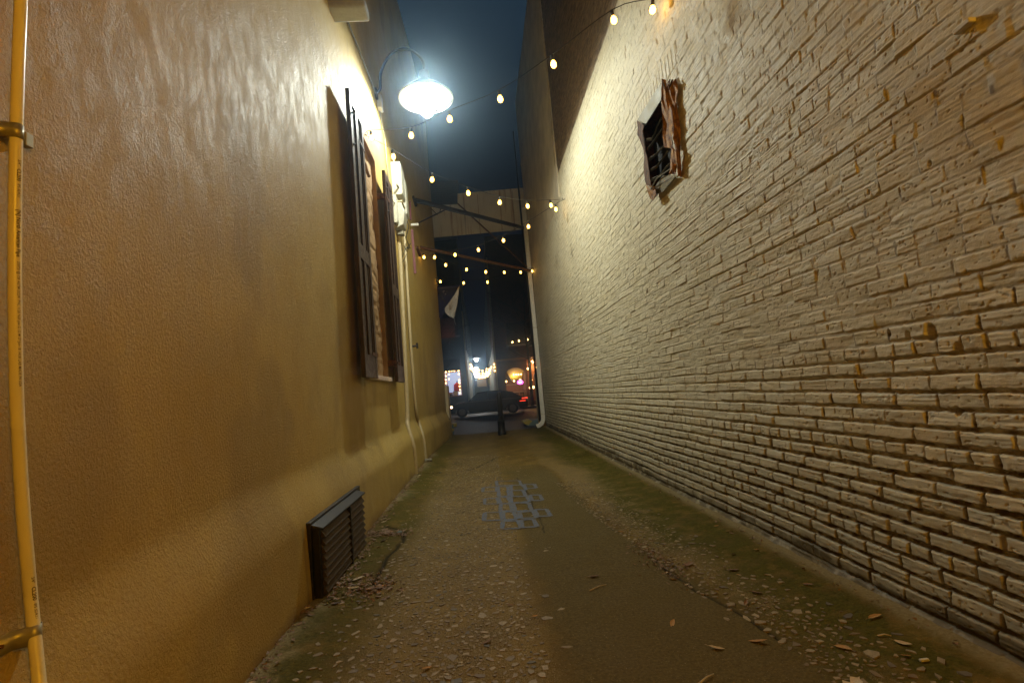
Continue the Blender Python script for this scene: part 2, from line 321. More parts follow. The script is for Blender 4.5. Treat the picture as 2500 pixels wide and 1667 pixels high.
# ---- stones set in the paving (nobody could count them)
def stones():
    V = []; F = []; T = []
    def one(x, y, s):
        n = random.choice((4, 4, 5, 5, 6)); a0 = random.random() * 6.28; e = random.uniform(.38, .85); ro = random.random() * 6.28
        z = gz(x, y); t = random.random(); h = random.uniform(.001, .0035); o = len(V)
        ring = []
        for k in range(n):
            a = a0 + 2 * math.pi * (k + random.uniform(-.38, .38)) / n; r = s * random.uniform(.7, 1.15)
            u, v = r * math.cos(a), r * math.sin(a) * e; ring.append((u * math.cos(ro) - v * math.sin(ro), u * math.sin(ro) + v * math.cos(ro)))
        for u, v in ring: V.append((x + u, y + v, z - .012)); T.append(t)
        tx, ty = random.uniform(-.05, .05), random.uniform(-.05, .05)
        for u, v in ring: V.append((x + u * .9, y + v * .9, z + h + tx * u + ty * v)); T.append(t)
        for k in range(n): F.append((o + k, o + (k + 1) % n, o + n + (k + 1) % n, o + n + k))
        F.append(tuple(o + n + k for k in range(n)))
    pts = {}
    def free(x, y, s):
        c = (int(x / .08), int(y / .08))
        for i in (-1, 0, 1):
            for j in (-1, 0, 1):
                for (a, b, r) in pts.get((c[0] + i, c[1] + j), ()):
                    if (a - x) ** 2 + (b - y) ** 2 < (.86 * (r + s)) ** 2: return False
        pts.setdefault(c, []).append((x, y, s)); return True
    for _ in range(52000):
        y = 1.5 + 8.5 * random.random() ** 1.7
        if random.random() < .68: x = random.gauss(-.30 + .03 * (y - 2), .27)
        else:
            x = random.gauss(float(np.interp(y, [1.5, 2.3, 3, 4, 5.5, 7, 10], [1.45, 1.42, 1.30, 1.2, 1.06, 1.0, .95])), .11)
            if y > 6.5: continue
        if x < -.95 or x > 1.7: continue
        re_ = float(np.interp(y, [1.5, 2.3, 3, 4, 5.5, 7, 16], [1.32, 1.28, 1.15, 1.04, .92, .86, .7]))
        if .20 < x < re_ - .06 and random.random() > .04: continue
        if (x < -.62 or x > re_ + .22) and random.random() > .35: continue
        if random.random() > .30 + .95 * vnoise(np.array(x * 3.), np.array(y * 2.), 15): continue
        s = min(.042, abs(random.gauss(.009 + .009 * max(0, 1 - (y - 1.8) / 2.5), .010)) + .006)
        if free(x, y, s): one(x, y, s)
    me = bpy.data.meshes.new('embedded_stones'); me.from_pydata(V, [], F)
    at = me.attributes.new('tone', 'FLOAT', 'POINT'); at.data.foreach_set('value', np.array(T, np.float32))
    tag(link('embedded_stones', me, M['stone']), 'flat stone chips set in the alley concrete', None, None, 'stuff')
stones()
# ---- beyond the alley: pavement, street, far pavement
tag(MB().box(-30, 30, 15.604, 20.5, -.30, -.012).build('pavement', M['paver']), kind='structure')
tag(MB().box(-60, 60, 20.5, 35.2, -.42, -.13).build('street', M['asphalt']), kind='structure')
tag(MB().box(-30, 30, 35.2, 37.9, -.42, .0).build('far_pavement', M['concrete']), kind='structure')
tag(MB().box(-60, 60, -8, 90, -1.2, -.45).build('ground', M['asphalt']), kind='structure')
tag(MB().box(-.95, 1.2, 37.9, 78, -.40, -.006).build('far_alley_ground', M['asphalt']), kind='structure')
tag(MB().add([(-1.0, 29.5, -.122), (.95, 29.5, -.122), (.95, 29.9, -.122), (-1.0, 29.9, -.122)], [(0, 1, 2, 3)]).build('road_marking', M['roadpaint']), kind='structure')

# ---- right brick wall : one relief mesh
def brick_wall():
    ys = axis([(-5, .3, .08), (.3, 1.6, .01), (1.6, 3.2, .003), (3.2, 6, .0075), (6, 10, .016), (10, 15.55, .035)])
    zs = axis([(-.12, 2.7, .0037), (2.7, 5.6, .0068), (5.6, 10.5, .03)])
    Y, Z = np.meshgrid(ys, zs)
    CH = .0755
    w = .030 * (fbm(Y * .55, Z * .4, 101, 2) - .5) + .010 * (fbm(Y * 2.5, Z * 1.2, 103, 2) - .5)
    zz = Z + w + .02; ci = np.floor(zz / CH).astype(int); fz = zz / CH - ci
    r = np.random.RandomState(5); N = 400
    hdr = np.array([(i % 6) == 4 for i in range(N)]); off = r.rand(N) * .12 + np.where(np.arange(N) % 2, .108, 0)
    ci_c = np.clip(ci, 0, N - 1); L = np.where(hdr[ci_c], .107, .215)
    yy = Y + off[ci_c] + .012 * (fbm(Y * 3, ci * 3.7, 107, 2) - .5) * 2
    bi = np.floor(yy / L).astype(int); fy = yy / L - bi
    jit = np.random.RandomState(21).rand(512, 512); hsh = lambda k: jit[(ci * 7 + k * 31) % 512, (bi * 13 + k * 17) % 512]
    # distances to the brick's edges, metres
    low0 = 1 - sst(.5, 2.0, Z); jw = .0026 + .0026 * vnoise(Y * 4, Z * 6, 111) + .0026 * low0
    ed = .0040 * (fbm(Y * 60, Z * 60, 113, 3) - .5) * 2 + .0060 * (fbm(Y * 14 + 5 * hsh(12), Z * 20, 114, 2) - .5) + .002 * (hsh(1) - .5)
    dz0 = fz * CH - jw * (.8 + .6 * hsh(2)); dz1 = (1 - fz) * CH - jw * (.8 + .6 * hsh(3))
    jv = .0016 + .0035 * sst(.55, .8, vnoise(Y * 5, Z * 13, 112)); dy0 = fy * L - jv * (.4 + 1.2 * hsh(4)); dy1 = (1 - fy) * L - jv * (.4 + 1.2 * hsh(5))
    d = np.minimum(np.minimum(dz0, dz1), np.minimum(dy0, dy1)) + ed
    rr = .0050 + .003 * low0
    k = sst(-.001, rr, d)
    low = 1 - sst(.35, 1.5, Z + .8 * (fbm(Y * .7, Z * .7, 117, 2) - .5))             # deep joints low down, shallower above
    cb = np.floor(zz / CH + .5).astype(int); deepj = sst(.72, .98, np.random.RandomState(33).rand(512)[cb % 512] * .6 + .5 * vnoise(Y * .8, cb * 3.3, 118)); depth = .0016 + .025 * low + .013 * deepj * (1 - low) + .003 * vnoise(Y * 2.2, Z * 9, 119)
    vert = np.minimum(dy0, dy1) < np.minimum(dz0, dz1); depth = np.where(vert, depth * .6, depth)
    h = -depth * (1 - k)
    tilt = (hsh(6) - .5) * .006 * (fz - .5) * 2 + (hsh(7) - .5) * .007 * (fy - .5) * 2
    face = (hsh(8) - .5) * .007 + tilt
    scr = (fbm(Y * 3.5, Z * 120 + 9 * hsh(9), 123, 2) - .5) * .0050 * sst(.25, .8, hsh(10)) + (fbm(Y * 9, Z * 75, 124, 2) - .5) * .003
    lump = (fbm(Y * 40, Z * 60, 127, 3) - .5) * .0036
    h = h + k * (face + scr) + lump * (.5 + .5 * k)
    pit = sst(.72, .78, fbm(Y * 55, Z * 75, 131, 2)); h -= .003 * pit * k
    ero = sst(.60, .70, fbm(Y * 1.8, Z * 5, 137, 3)) * (Z > 1.2); h = h - ero * .007 * fbm(Y * 20, Z * 60, 139, 3)
    # smeared mortar ridges between courses
    h += .006 * sst(.5, .75, fbm(Y * 2.4, Z * 2, 141, 3)) * np.exp(-((fz - .06) / .10) ** 2) * (Z > .9)
    # a few drilled holes and gouges
    for (px, py, rad) in ((2267, 812, .034), (2165, 813, .017), (2212, 818, .018), (2335, 850, .022), (1582, 712, .03), (2020, 800, .014), (2268, 400, .012), (1380, 914, .035), (2330, 1005, .02), (2120, 470, .011)):
        p = onX(px, py, RX); q = np.hypot((Y - p.y) * 1.2, (Z - p.z) * .8); h -= .030 * (1 - sst(rad * .55, rad, q))
    h += .012 * (fbm(Y * .5, Z * .5, 151, 3) - .5) * 2
    # flattened, soldier-course band over the vent, and far away the paint hides joints
    sol = (Z > 3.86) & (Z < 4.07) & (Y > 3.95) & (Y < 5.1)
    fs = (Y / .075) % 1; hs = -.012 * np.exp(-(np.minimum(fs, 1 - fs) * .075 / .004) ** 2) - .012 * np.exp(-(np.minimum(abs(Z - 3.86), abs(Z - 4.07)) / .005) ** 2)
    h = np.where(sol, hs + lump * .5, h); 
    far = sst(9.2, 10.2, Y) * sst(2.2, 3.2, Z + (Y - 9) * .1); h = h * (1 - .55 * far)
    bare = sst(5.44, 5.50, Z) * (1 - sst(9.7, 9.72, Y)); h = np.where(Z > 5.6, lump * 2 - .01 * (1 - k), h)  # bare masks the upper wall, whose unlit tone is put in as colour
    base = 1 - sst(.02, .10, Z + .05 * (vnoise(Y * 3, Y * 0, 161) - .5)); h = h * (1 - base) + base * .0   
    # mortar ledge at the foot
    h += .05 * (1 - sst(-.01, .05, Z + .035 * (fbm(Y * 5, Z * 5, 163, 3) - .5))) * (.7 + .6 * fbm(Y * 3, Z * 9, 165, 3))
    grime = np.clip(1.2 * (1 - sst(.05, .09, Z)) + (1 - sst(.02, .22, Z + .2 * (fbm(Y * 2, Z * 2, 167, 3) - .5))) + .35 * (1 - sst(.2, .9, Z)), 0, 1)
    # opening for the vent
    mask = ~(((Y[:-1, :-1] > 4.24) & (Y[:-1, :-1] < 4.92)) & ((Z[:-1, :-1] > 3.06) & (Z[:-1, :-1] < 3.78)))
    P = np.stack([RX - h, Y, Z], -1)
    t = thing('brick_wall', 'tall cream painted brick wall along the right side of the alley', 'wall', (RX, 0, 0))
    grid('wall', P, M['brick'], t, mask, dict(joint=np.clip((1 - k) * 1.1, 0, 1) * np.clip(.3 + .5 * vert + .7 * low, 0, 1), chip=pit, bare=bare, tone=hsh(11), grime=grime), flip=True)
    b = MB().box(RX + .10, RX + .5, -5, 15.55, -.3, 10.5); b.box(RX + .0, RX + .1, -5, 15.55, 10.44, 10.5); b.box(RX + .002, RX + .1, 15.53, 15.552, -.2, 10.45); b.build('wall_core', M['upstucco'], t)
    d = MB(); d.box(RX + .004, RX + .1, 4.18, 4.245, 3.0, 3.84).box(RX + .004, RX + .1, 4.915, 4.98, 3.0, 3.84).box(RX + .002, RX + .1, 4.18, 4.98, 3.775, 3.84).box(RX + .002, RX + .1, 4.18, 4.98, 3.0, 3.065)
    d.build('duct_opening', M['rustdark'], t); MB().box(RX + .094, RX + .0995, 4.2, 4.96, 3.02, 3.82).build('duct', M['void'], t)
brick_wall()
t = thing('upper_stucco_facing', 'smooth grey stucco facing high on the right wall near the street', 'wall facing', (RX, 12.6, 5.3))
yy = axis([(9.75, 15.56, .06)]); zz = axis([(4.95, 10.5, .06)]); Yq, Zq = np.meshgrid(yy, zz)
lowe = 4.95 + .0 * Yq
Xq = RX - .03 - .02 * (fbm(Yq, Zq * .5, 201, 4) - .5)
Xq = Xq + np.where(Zq < 5.05, .03 * (1 - (Zq - 4.95) / .1), 0)
grid('facing', np.stack([Xq, Yq, Zq], -1), M['upstucco'], t, flip=True)
MB().box(RX - .028, RX + .05, 9.742, 9.752, 4.99, 10.5).build('edge', M['upstucco'], t); MB().box(RX - .028, RX + .09, 15.556, 15.57, 4.99, 10.5).build('edge', M['upstucco'], t)

# ---- left stucco wall
WY0, WY1, WZ0, WZ1 = 5.74, 7.0, 1.52, 4.62
def stucco_wall():
    ys = np.sort(np.concatenate([axis([(-5, .6, .1), (.6, 5.0, .013), (5.0, 9, .03), (9, YE, .06)]), [WY0, WY1]])); dd = lambda a, keep: np.array([x for x in a if x in keep or min(abs(x - k) for k in keep) > .008]); ys = dd(np.unique(ys), (WY0, WY1)); zs = np.sort(np.concatenate([axis([(-.1, 1.3, .015), (1.3, 6.2, .022), (6.2, 10.5, .1)]), [WZ0, WZ1]])); zs = dd(np.unique(zs), (WZ0, WZ1))
    Y, Z = np.meshgrid(ys, zs)
    X = lwx(Y) * 1.0
    sh = .66 + .05 * (vnoise(Y * .8, Y * 0, 301) - .5) * 2 - .09 * (1 - sst(1, 3, Y))
    fl = 1 - sst(-.20, .16, Z - sh); low = 1 - sst(0, .6, Z)
    X = X + fl * .105 + .02 * low + .016 * (fbm(Y * .6, Z * .9, 303, 2) - .5) + .0007 * (fbm(Y * 6, Z * 3.2, 307, 2) - .5)
    # trowel sweeps
    X = X + .0002 * np.sin(90 * (Z * .8 + .5 * np.sin(Y * 1.7) + .35 * fbm(Y * 1.2, Z * 1.2, 311, 3))) * sst(.52, .65, fbm(Y * 1.5, Z * 1.5, 313, 3))
    grime = np.clip(1 - sst(.0, .16, Z + .14 * (fbm(Y * 3, Z * 3, 317, 3) - .5)), 0, 1) * .85 + .5 * (1 - sst(.0, .03, abs(Y - 3.22) - .0)) * (Z < .5)
    grime = np.maximum(grime, .28 * sst(.5, .7, fbm(Y * 7, Z * .5, 321, 3)) * (Z < WZ0) * (1 - sst(.2, .9, WZ0 - Z)) * (Y > WY0 - .1) * (Y < WY1 + .1)); grime = np.maximum(grime, .30 * sst(.56, .72, fbm(Y * 1.4, Z * 1.1, 323, 4)))
    for (a0, z0_, a1, z1_) in ((4.3, 4.75, 4.95, 4.35), (8.2, 2.6, 8.35, 1.2)):
        jx = .07 * (fbm(Y * 6, Z * 6, 325, 3) - .5); tt = np.clip(((Y + jx - a0) * (a1 - a0) + (Z - z0_) * (z1_ - z0_)) / ((a1 - a0) ** 2 + (z1_ - z0_) ** 2), 0, 1)
        kk = np.exp(-(np.hypot(Y + jx - a0 - tt * (a1 - a0), Z + jx - z0_ - tt * (z1_ - z0_)) / .007) ** 2); X = X - .0035 * kk; grime = np.maximum(grime, .7 * kk)
    yc = (Y[:-1, :-1] + Y[1:, 1:]) / 2; zc = (Z[:-1, :-1] + Z[1:, 1:]) / 2
    win = (yc > WY0) & (yc < WY1) & (zc > WZ0) & (zc < WZ1)
    v = (yc > 3.36) & (yc < 4.50) & (zc < .45)
    t = thing('stucco_building', 'building side in tan troweled stucco along the left of the alley', 'building', (LX, 0, 0))
    grid('wall', np.stack([X, Y, Z], -1), M['stucco'], t, ~(win | v), dict(grime=grime))
    b = MB(); b.box(LX - .5, LX - .14, -5, YE, -.3, 10.5); b.box(LX - .15, LX + .15, YE - .012, YE - .004, -.3, 10.5); b.box(LX - .15, LX, -5, YE, 10.44, 10.5)
    b.build('wall_core', M['upstucco'], t)
    r = MB(); r.box(LX - .13, LX + .004, WY0 - .06, WY0, WZ0, WZ1).box(LX - .13, LX + .004, WY1, WY1 + .06, WZ0, WZ1).box(LX - .13, LX + .004, WY0 - .06, WY1 + .06, WZ1, WZ1 + .06).build('window_reveal', M['infill'], t)
    yi = axis([(WY0 - .01, WY1 + .01, .02)]); zi = axis([(WZ0, WZ1, .02)]); Yi, Zi = np.meshgrid(yi, zi)
    Xi = LX - .055 + .02 * (fbm(Yi * 4, Zi * 3, 331, 4) - .5) - .012 * sst(.55, .6, fbm(Yi * 9, Zi * 14, 333, 2))
    cz = Zi / .075 % 1; Xi -= .006 * (np.minimum(cz, 1 - cz) < .09) * (fbm(Yi * 3, Zi * 3, 335, 2) > .45)
    grid('window_infill', np.stack([Xi, Yi, Zi], -1), M['infill'], t)
    MB().box(LX - .10, LX + .055, WY0 - .09, WY1 + .03, WZ0 - .055, WZ0).build('window_sill', M['sill'], t, bevel=.006)
stucco_wall()
# low pale end blocks of both walls
tag(MB().box(-1.16, -.985, 15.2, 15.85, -.1, 1.52).build('end_pier', M['cream'], bevel=.02), 'low pale pier at the street end of the left wall', 'pier')
p = onY(1316, 921, 15.75)
tag(MB().box(1.70, 1.9, 15.585, 15.95, -.1, 1.66).build('end_pier', M['cream'], bevel=.02), 'low pale pier behind the white downspout at the right corner', 'pier')

# ================================================================== THINGS ON THE LEFT WALL
def shutter(y0, y1, label):
    X0 = LX + .085; T = .045; z0, z1 = 1.46, 4.50
    t = thing('window_shutter', label, 'shutter', (X0, (y0 + y1) / 2, z0), 'wooden shutters of the bricked-up window')
    f = MB(); s = .085
    f.box(X0, X0 + T, y0, y0 + s, z0, z1).box(X0, X0 + T, y1 - s, y1, z0, z1)
    for a, b in ((z0, z0 + .24), (2.70, 2.86), (z1 - .12, z1)): f.box(X0, X0 + T - .002, y0 + s, y1 - s, a, b)
    f.build('frame', M['wood'], t, bevel=.004)
    ym = (y0 + y1) / 2
    for a, b in ((z0 + .24, 2.70), (2.86, z1 - .12)):
        p = MB(); p.box(X0 + .008, X0 + .022, y0 + s, y1 - s, a, b); p.box(X0 + .022, X0 + .040, ym - .05, ym + .05, a, b)
        p.box(X0 + .022, X0 + .032, y0 + s, y0 + s + .03, a, b).box(X0 + .022, X0 + .032, y1 - s - .03, y1 - s, a, b)
        p.build('panel', M['wood'], t, bevel=.003)
    for z in (1.72, 4.1):
        h = MB(); ya = y1 if y0 < 6 else y0; sg = 1 if y0 < 6 else -1
        h.box(LX - .01, X0 + .02, min(ya, ya + sg * .035), max(ya, ya + sg * .035), z - .04, z + .04); h.tube([(X0 + .03, ya + sg * .02, z - .06), (X0 + .03, ya + sg * .02, z + .06)], .012)
        h.box(X0 + T, X0 + T + .006, ya - sg * .25 if sg > 0 else ya, ya if sg > 0 else ya + .25, z - .018, z + .018)
        h.build('hinge', M['rustdark'], t)
    for z in (3.9, 4.25): MB().lathe([(.012, -.01), (.015, 0), (.01, .01)], (X0 + T + .008, y0 + .05, z), 8).build('bolt', M['darksteel'], t)
    return t
shutter(5.08, 5.68, 'dark brown wooden shutter nearest the camera, left of the bricked-up window')
shutter(7.04, 7.64, 'dark brown wooden shutter on the far side of the bricked-up window')
# shutter hook in the window
o = MB().tube([onX(890, 398, -1.22), onX(897, 420, -1.20), onX(901, 431, -1.18)], .022).build('wall_bracket', M['infill'], smooth=True)
tag(o, 'small terracotta stub bracket on the window infill between the shutters', 'bracket')

# foundation vent
t = thing('foundation_vent', 'black louvred foundation vent cover low on the left wall', 'vent cover', (-1.12, 3.9, 0))
VX = -1.07
MB().box(-1.30, -1.115, 3.28, 4.56, -.06, .50).build('frame', M['vent'], t, bevel=.005)
f = MB(); f.box(-1.115, VX, 3.30, 4.42, -.04, .455)
f.prism([(VX - .045, 3.29, .455), (VX + .028, 3.29, .450), (VX + .028, 3.29, .460), (VX - .045, 3.29, .485)], (0, 1.14, 0)); f.build('hood', M['vent'], t, bevel=.004)
for (a, b) in ((3.33, 3.93), (3.965, 4.39)):
    g = MB()
    for k in range(9):
        z = .01 + k * .048; g.prism([(VX - .002, a, z), (VX + .026, a, z - .002), (VX + .026, a, z + .004), (VX + .002, a, z + .040)], (0, b - a, 0))
    g.build('louvre_panel', M['slat'], t)
MB().box(VX, VX + .03, 3.93, 3.962, -.02, .45).build('mullion', M['vent'], t)

# pvc pipe with printing
pipe_px = [(51, -30), (46, 120), (42, 250), (38, 400), (36, 560), (36, 700), (38, 850), (41, 980), (47, 1100), (55, 1230), (66, 1360), (77, 1480), (96, 1667), (112, 1800)]
PX = LX + .035
def pipe_pt(a, b):
    X = PX
    for _ in range(12):
        q = onX(a, b, X); f = float(1 - sst(.36, .76, q.z)); X = PX + .105 * f + .02 * float(1 - sst(0, .6, q.z))
    return onX(a, b, X)
pp = [pipe_pt(a, b) for a, b in pipe_px]
pp = [pp[0] + Vector((0, 0, 1.6)), pp[0] + Vector((0, 0, .6))] + pp + [Vector((pp[-1].x + .01, pp[-1].y, .0))]
def cr_spline(P, n=8):
    out = []
    for i in range(len(P) - 1):
        a, b, c, d = P[max(i - 1, 0)], P[i], P[i + 1], P[min(i + 2, len(P) - 1)]
        for k in range(n):
            t = k / n; out.append(.5 * ((2 * b) + (c - a) * t + (2 * a - 5 * b + 4 * c - d) * t * t + (3 * b - a - 3 * c + d) * t ** 3))
    return out + [P[-1]]
sp = cr_spline(pp)
t = thing('water_pipe', 'cream plastic water pipe strapped upright on the near end of the left wall', 'pipe', (PX, 1.5, .1))
PR = .0145
MB().tube(sp, PR, 24).build('pipe', M['pvc'], t, smooth='all')
def ptext(body, size, z_top, ang, bold=False, parent=None):
    c = bpy.data.curves.new('t', 'FONT'); c.body = body; c.size = size; c.resolution_u = 2; c.offset = .00035 if bold else .0001
    ob = bpy.data.objects.new('t', c); S.collection.objects.link(ob)
    dg = bpy.context.evaluated_depsgraph_get(); me = bpy.data.meshes.new_from_object(ob.evaluated_get(dg)); bpy.data.objects.remove(ob)
    import bmesh
    bm = bmesh.new(); bm.from_mesh(me); bmesh.ops.subdivide_edges(bm, edges=[e for e in bm.edges if e.calc_length() > size * .3], cuts=2); bm.to_mesh(me); bm.free()
    for v in me.vertices:
        s, u = v.co.x, v.co.y - size * .35; z = z_top - s
        k = min(range(len(sp) - 1), key=lambda i: abs(sp[i].z - z)); a = sp[k]; b = sp[k + 1] if sp[k].z > z else sp[k - 1]
        f = 0 if abs(b.z - a.z) < 1e-6 else (z - a.z) / (b.z - a.z); c0 = a.lerp(b, f)
        th = ang + u / PR; v.co = (c0.x + (PR + .0004) * math.cos(th), c0.y + (PR + .0004) * math.sin(th), z)
    return link('printing', me, M['ink'], parent), (max(v.co.z for v in me.vertices), min(v.co.z for v in me.vertices))
A0 = -.30
z = onX(48, 398, PX).z
for body, size, b, gap in (('3/4"', .010, 0, .01), ('CL200', .013, 1, .008), ('IPS SDR21', .009, 0, .035), ('[N] North American Pipe', .0125, 1, .012), ('200PSI @ 73F ASTM D2241 PVC 1120 NSF-pw-G 12 M 07-Jun-18 14:08 LAB MADE IN USA', .0088, 0, .1)):
    o, (za, zb) = ptext(body, size, z, A0, b, t); z = zb - gap
z = pipe_pt(70, 1408).z
for body, size, b, gap in (('3/4"', .010, 0, .01), ('CL200', .013, 1, .008), ('IPS SDR21', .009, 0, .03), ('North American Pipe', .0125, 1, .012), ('200PSI', .0088, 0, .1)):
    o, (za, zb) = ptext(body, size, z, A0, b, t); z = zb - gap
for (px, py, hh, lab) in ((35, 320, .021, 'bent metal strap holding the upper part of the cream pipe'), (62, 1550, .024, 'bent metal strap holding the lower part of the cream pipe')):
    c = pipe_pt(px, py); k = min(range(len(sp)), key=lambda i: abs(sp[i].z - c.z)); c = sp[k]
    prof = []; R = PR + .0012
    WX = c.x - .035
    prof.append((WX + .006, c.y - .085)); prof.append((WX + .006, c.y - .03)); prof.append((c.x - .004, c.y - R - .001))
    prof += [(c.x + R * math.cos(a), c.y + R * math.sin(a)) for a in [math.radians(x) for x in range(-80, 95, 12)]]
    prof += [(WX + .008, c.y + R + .001)]
    st = MB(); n = len(prof); vs = [(x, y, c.z + s * hh) for s in (-1, 1) for x, y in prof]; vs2 = [(x - .001 * 0 + .0, y, z) for x, y, z in vs]
    st.add(vs, [(i, i + 1, n + i + 1, n + i) for i in range(n - 1)])
    tt = thing('pipe_strap', lab, 'pipe strap', c, 'metal straps on the cream pipe')
    o = st.build('band', M['zinc'], tt, smooth=True); so = o.modifiers.new('s', 'SOLIDIFY'); so.thickness = .0010
    MB().tube([(WX + .004, c.y - .06, c.z), (WX + .011, c.y - .06, c.z)], .005, 8).build('screw', M['rust'], tt)
c = onX(66, 343, LX + .012); tag(MB().box(LX, LX + .02, c.y - .012, c.y + .012, c.z - .02, c.z + .02).build('pipe_spacer', M['zinc'], bevel=.002), 'small grey spacer block behind the upper pipe strap', 'spacer block')

# wall floodlight at the top edge
t = thing('wall_floodlight', 'unlit grey wall floodlight high on the left wall at the top of the picture', 'floodlight', (LX, 4.6, 5.3))
q = [onZ(740, 10, 5.42), onZ(890, 22, 5.30)]
b0 = onZ(780, 24, 5.30); b1 = onZ(893, 22, 5.30); yb = (b0.y + b1.y) / 2
MB().box(LX, b1.x - .03, yb - .02, yb + .22, 5.42, 5.56).build('housing', M['galv'], t, bevel=.012)
MB().box(b0.x, b1.x, yb - .03, yb + .20, 5.302, 5.415).build('lens_cover', M['shade'], t, bevel=.02)
MB().tube([(LX, yb + .05, 5.50), (b0.x - .12, yb + .05, 5.44)], .02).build('mounting_arm', M['darksteel'], t)
# conduit from floodlight to junction box and down to the meter boxes
CX = LX + .02
tag(MB().tube([(CX, 4.75, 5.62), (CX, 5.55, 5.74), (CX, 6.5, 5.82), (CX, 7.55, 5.87)], .011, 8).build('electrical_conduit', M['galv'], smooth=True), 'thin pale conduit running up the left wall from the floodlight to the lamp', 'conduit')
tag(MB().box(LX, LX + .07, 7.52, 7.68, 5.74, 5.96).build('junction_box', M['white'], bevel=.008), 'small pale junction box beside the bracket of the bright lamp', 'junction box')
tag(MB().tube([(CX, 7.62, 5.76), (CX, 7.75, 5.6), (CX, 7.95, 5.45), (CX, 8.0, 5.1), (CX, 8.05, 4.7), (CX + .02, 8.25, 4.5), (CX + .03, 8.45, 4.55)], .010, 8).build('electrical_conduit', M['galv'], smooth=True), 'thin pale conduit drooping from the junction box to the meter boxes', 'conduit')
# meter boxes
def ubox(name, lab, y0, y1, z0, z1, d, extra=None):
    t = thing(name, lab, 'utility box', (lwx(y0), y0, z0), 'pale utility boxes beyond the far shutter'); x = float(lwx(y0))
    MB().box(x - .02, x + d, y0, y1, z0, z1).build('case', M['box'], t, bevel=.01)
    MB().box(x + d, x + d + .008, y0 + .02, y1 - .02, z0 + .03, z1 - .03).build('cover', M['box'], t, bevel=.004)
    return t
ubox('utility_box', 'tall pale utility box, topmost of the boxes beyond the far shutter', 8.55, 8.95, 4.75, 5.35, .16)
ubox('utility_box', 'narrow pale utility box with wires on top, farthest of the boxes', 9.12, 9.42, 4.60, 5.30, .15)
ubox('utility_box', 'small flat utility box behind the wedge-fronted one', 8.40, 8.60, 4.2, 4.70, .07)
t = thing('utility_box', 'wedge-fronted pale utility box, lowest of the boxes, on a conduit', 'utility box', (LX, 8.7, 4.1), 'pale utility boxes beyond the far shutter')
MB().prism([(LX - .02, 8.52, 4.12), (LX + .15, 8.52, 4.20), (LX + .19, 8.52, 4.42), (LX + .14, 8.52, 4.60), (LX - .02, 8.52, 4.60)], (0, .34, 0)).build('case', M['box'], t, bevel=.01)
MB().box(LX - .01, LX + .16, 8.51, 8.87, 4.602, 4.63).build('lid', M['cream'], t, bevel=.005)
MB().box(LX + .03, LX + .13, 8.6, 8.75, 4.06, 4.12).build('outlet', M['galv'], t)
for k, (y, zt, lab) in enumerate(((8.62, 5.6, 'nearest of three short wires rising from the top utility box'), (8.75, 5.62, 'middle of three short wires rising from the top utility box'), (8.88, 5.66, 'farthest of three short wires rising from the top utility box'))):
    tag(MB().tube([(LX + .06, y, 5.34), (LX + .03, y + .02, 5.45), (LX + .012, y + .05, zt)], .008, 6).build('wire', M['white'], smooth=True), lab, 'wire', 'wires above the utility boxes')
tag(MB().tube([(LX + .10, 9.0, 4.98), (LX + .10, 8.9, 4.8), (LX + .09, 8.85, 4.70)], .022, 8).tube([(LX + .1, 8.4, 4.86), (LX + .12, 8.7, 4.88), (LX + .12, 9.15, 4.9)], .016, 8).build('pipe_fitting', M['galv'], smooth=True), 'grey elbow fitting joining the utility boxes', 'pipe fitting')
tag(MB().tube([(LX + .12, 9.2, 4.6), (LX + .16, 9.22, 4.4), (LX + .08, 9.3, 4.2), (LX + .13, 9.45, 4.05), (LX + .05, 9.6, 4.1), (LX + .10, 9.8, 4.25)], .008, 6).build('cable', M['cable'], smooth=True), 'black cable hanging in a wave below the farthest utility box', 'cable')
tag(MB().tube([(LX + .06, 9.1, 4.0) if k == 0 else (LX + .06 + .07 * math.sin(a), 9.15 + .12 * math.cos(a), 3.85 + .14 * math.sin(a * 1.0)) for k, a in enumerate([i * .55 for i in range(13)])], .006, 6).build('cable_coil', M['cable'], smooth=True), 'small coil of black cable hanging against the left wall', 'cable')
# down conduits
def down(y_top, z_top, y_mid, y_foot, r, label, mat='cream'):
    x = LX + .03; xf = LX + .13
    pts = [(x, y_top, z_top), (x, y_top + .03, z_top - .5), (x, y_mid, 2.2), (x, (y_mid + y_foot) / 2, 1.0), (x + .005, y_foot + .1, .80), (xf - .02, y_foot, .52), (xf, y_foot, .3), (xf, y_foot, -.03)]
    tag(MB().tube(cr_spline([Vector(p) for p in pts], 5), r, 10).build('drain_conduit', M[mat], smooth=True), label, 'conduit', 'painted pipes down the left wall')
down(8.7, 4.1, 8.55, 8.15, .034, 'fat cream pipe running down the left wall below the wedge-fronted box')
down(9.5, 4.9, 9.35, 9.55, .026, 'thinner cream pipe running down the left wall, farther one of the pair')
p = onX(1005, 845, LX + .04)
tag(MB().tube([(LX, p.y, p.z), (LX + .15, p.y, p.z)], .022, 8).tube([(LX + .14, p.y, p.z - .05), (LX + .14, p.y, p.z + .05)], .02, 8).build('wall_tap', M['darksteel'], smooth=True), 'small metal tap sticking out beside the two painted pipes', 'tap')
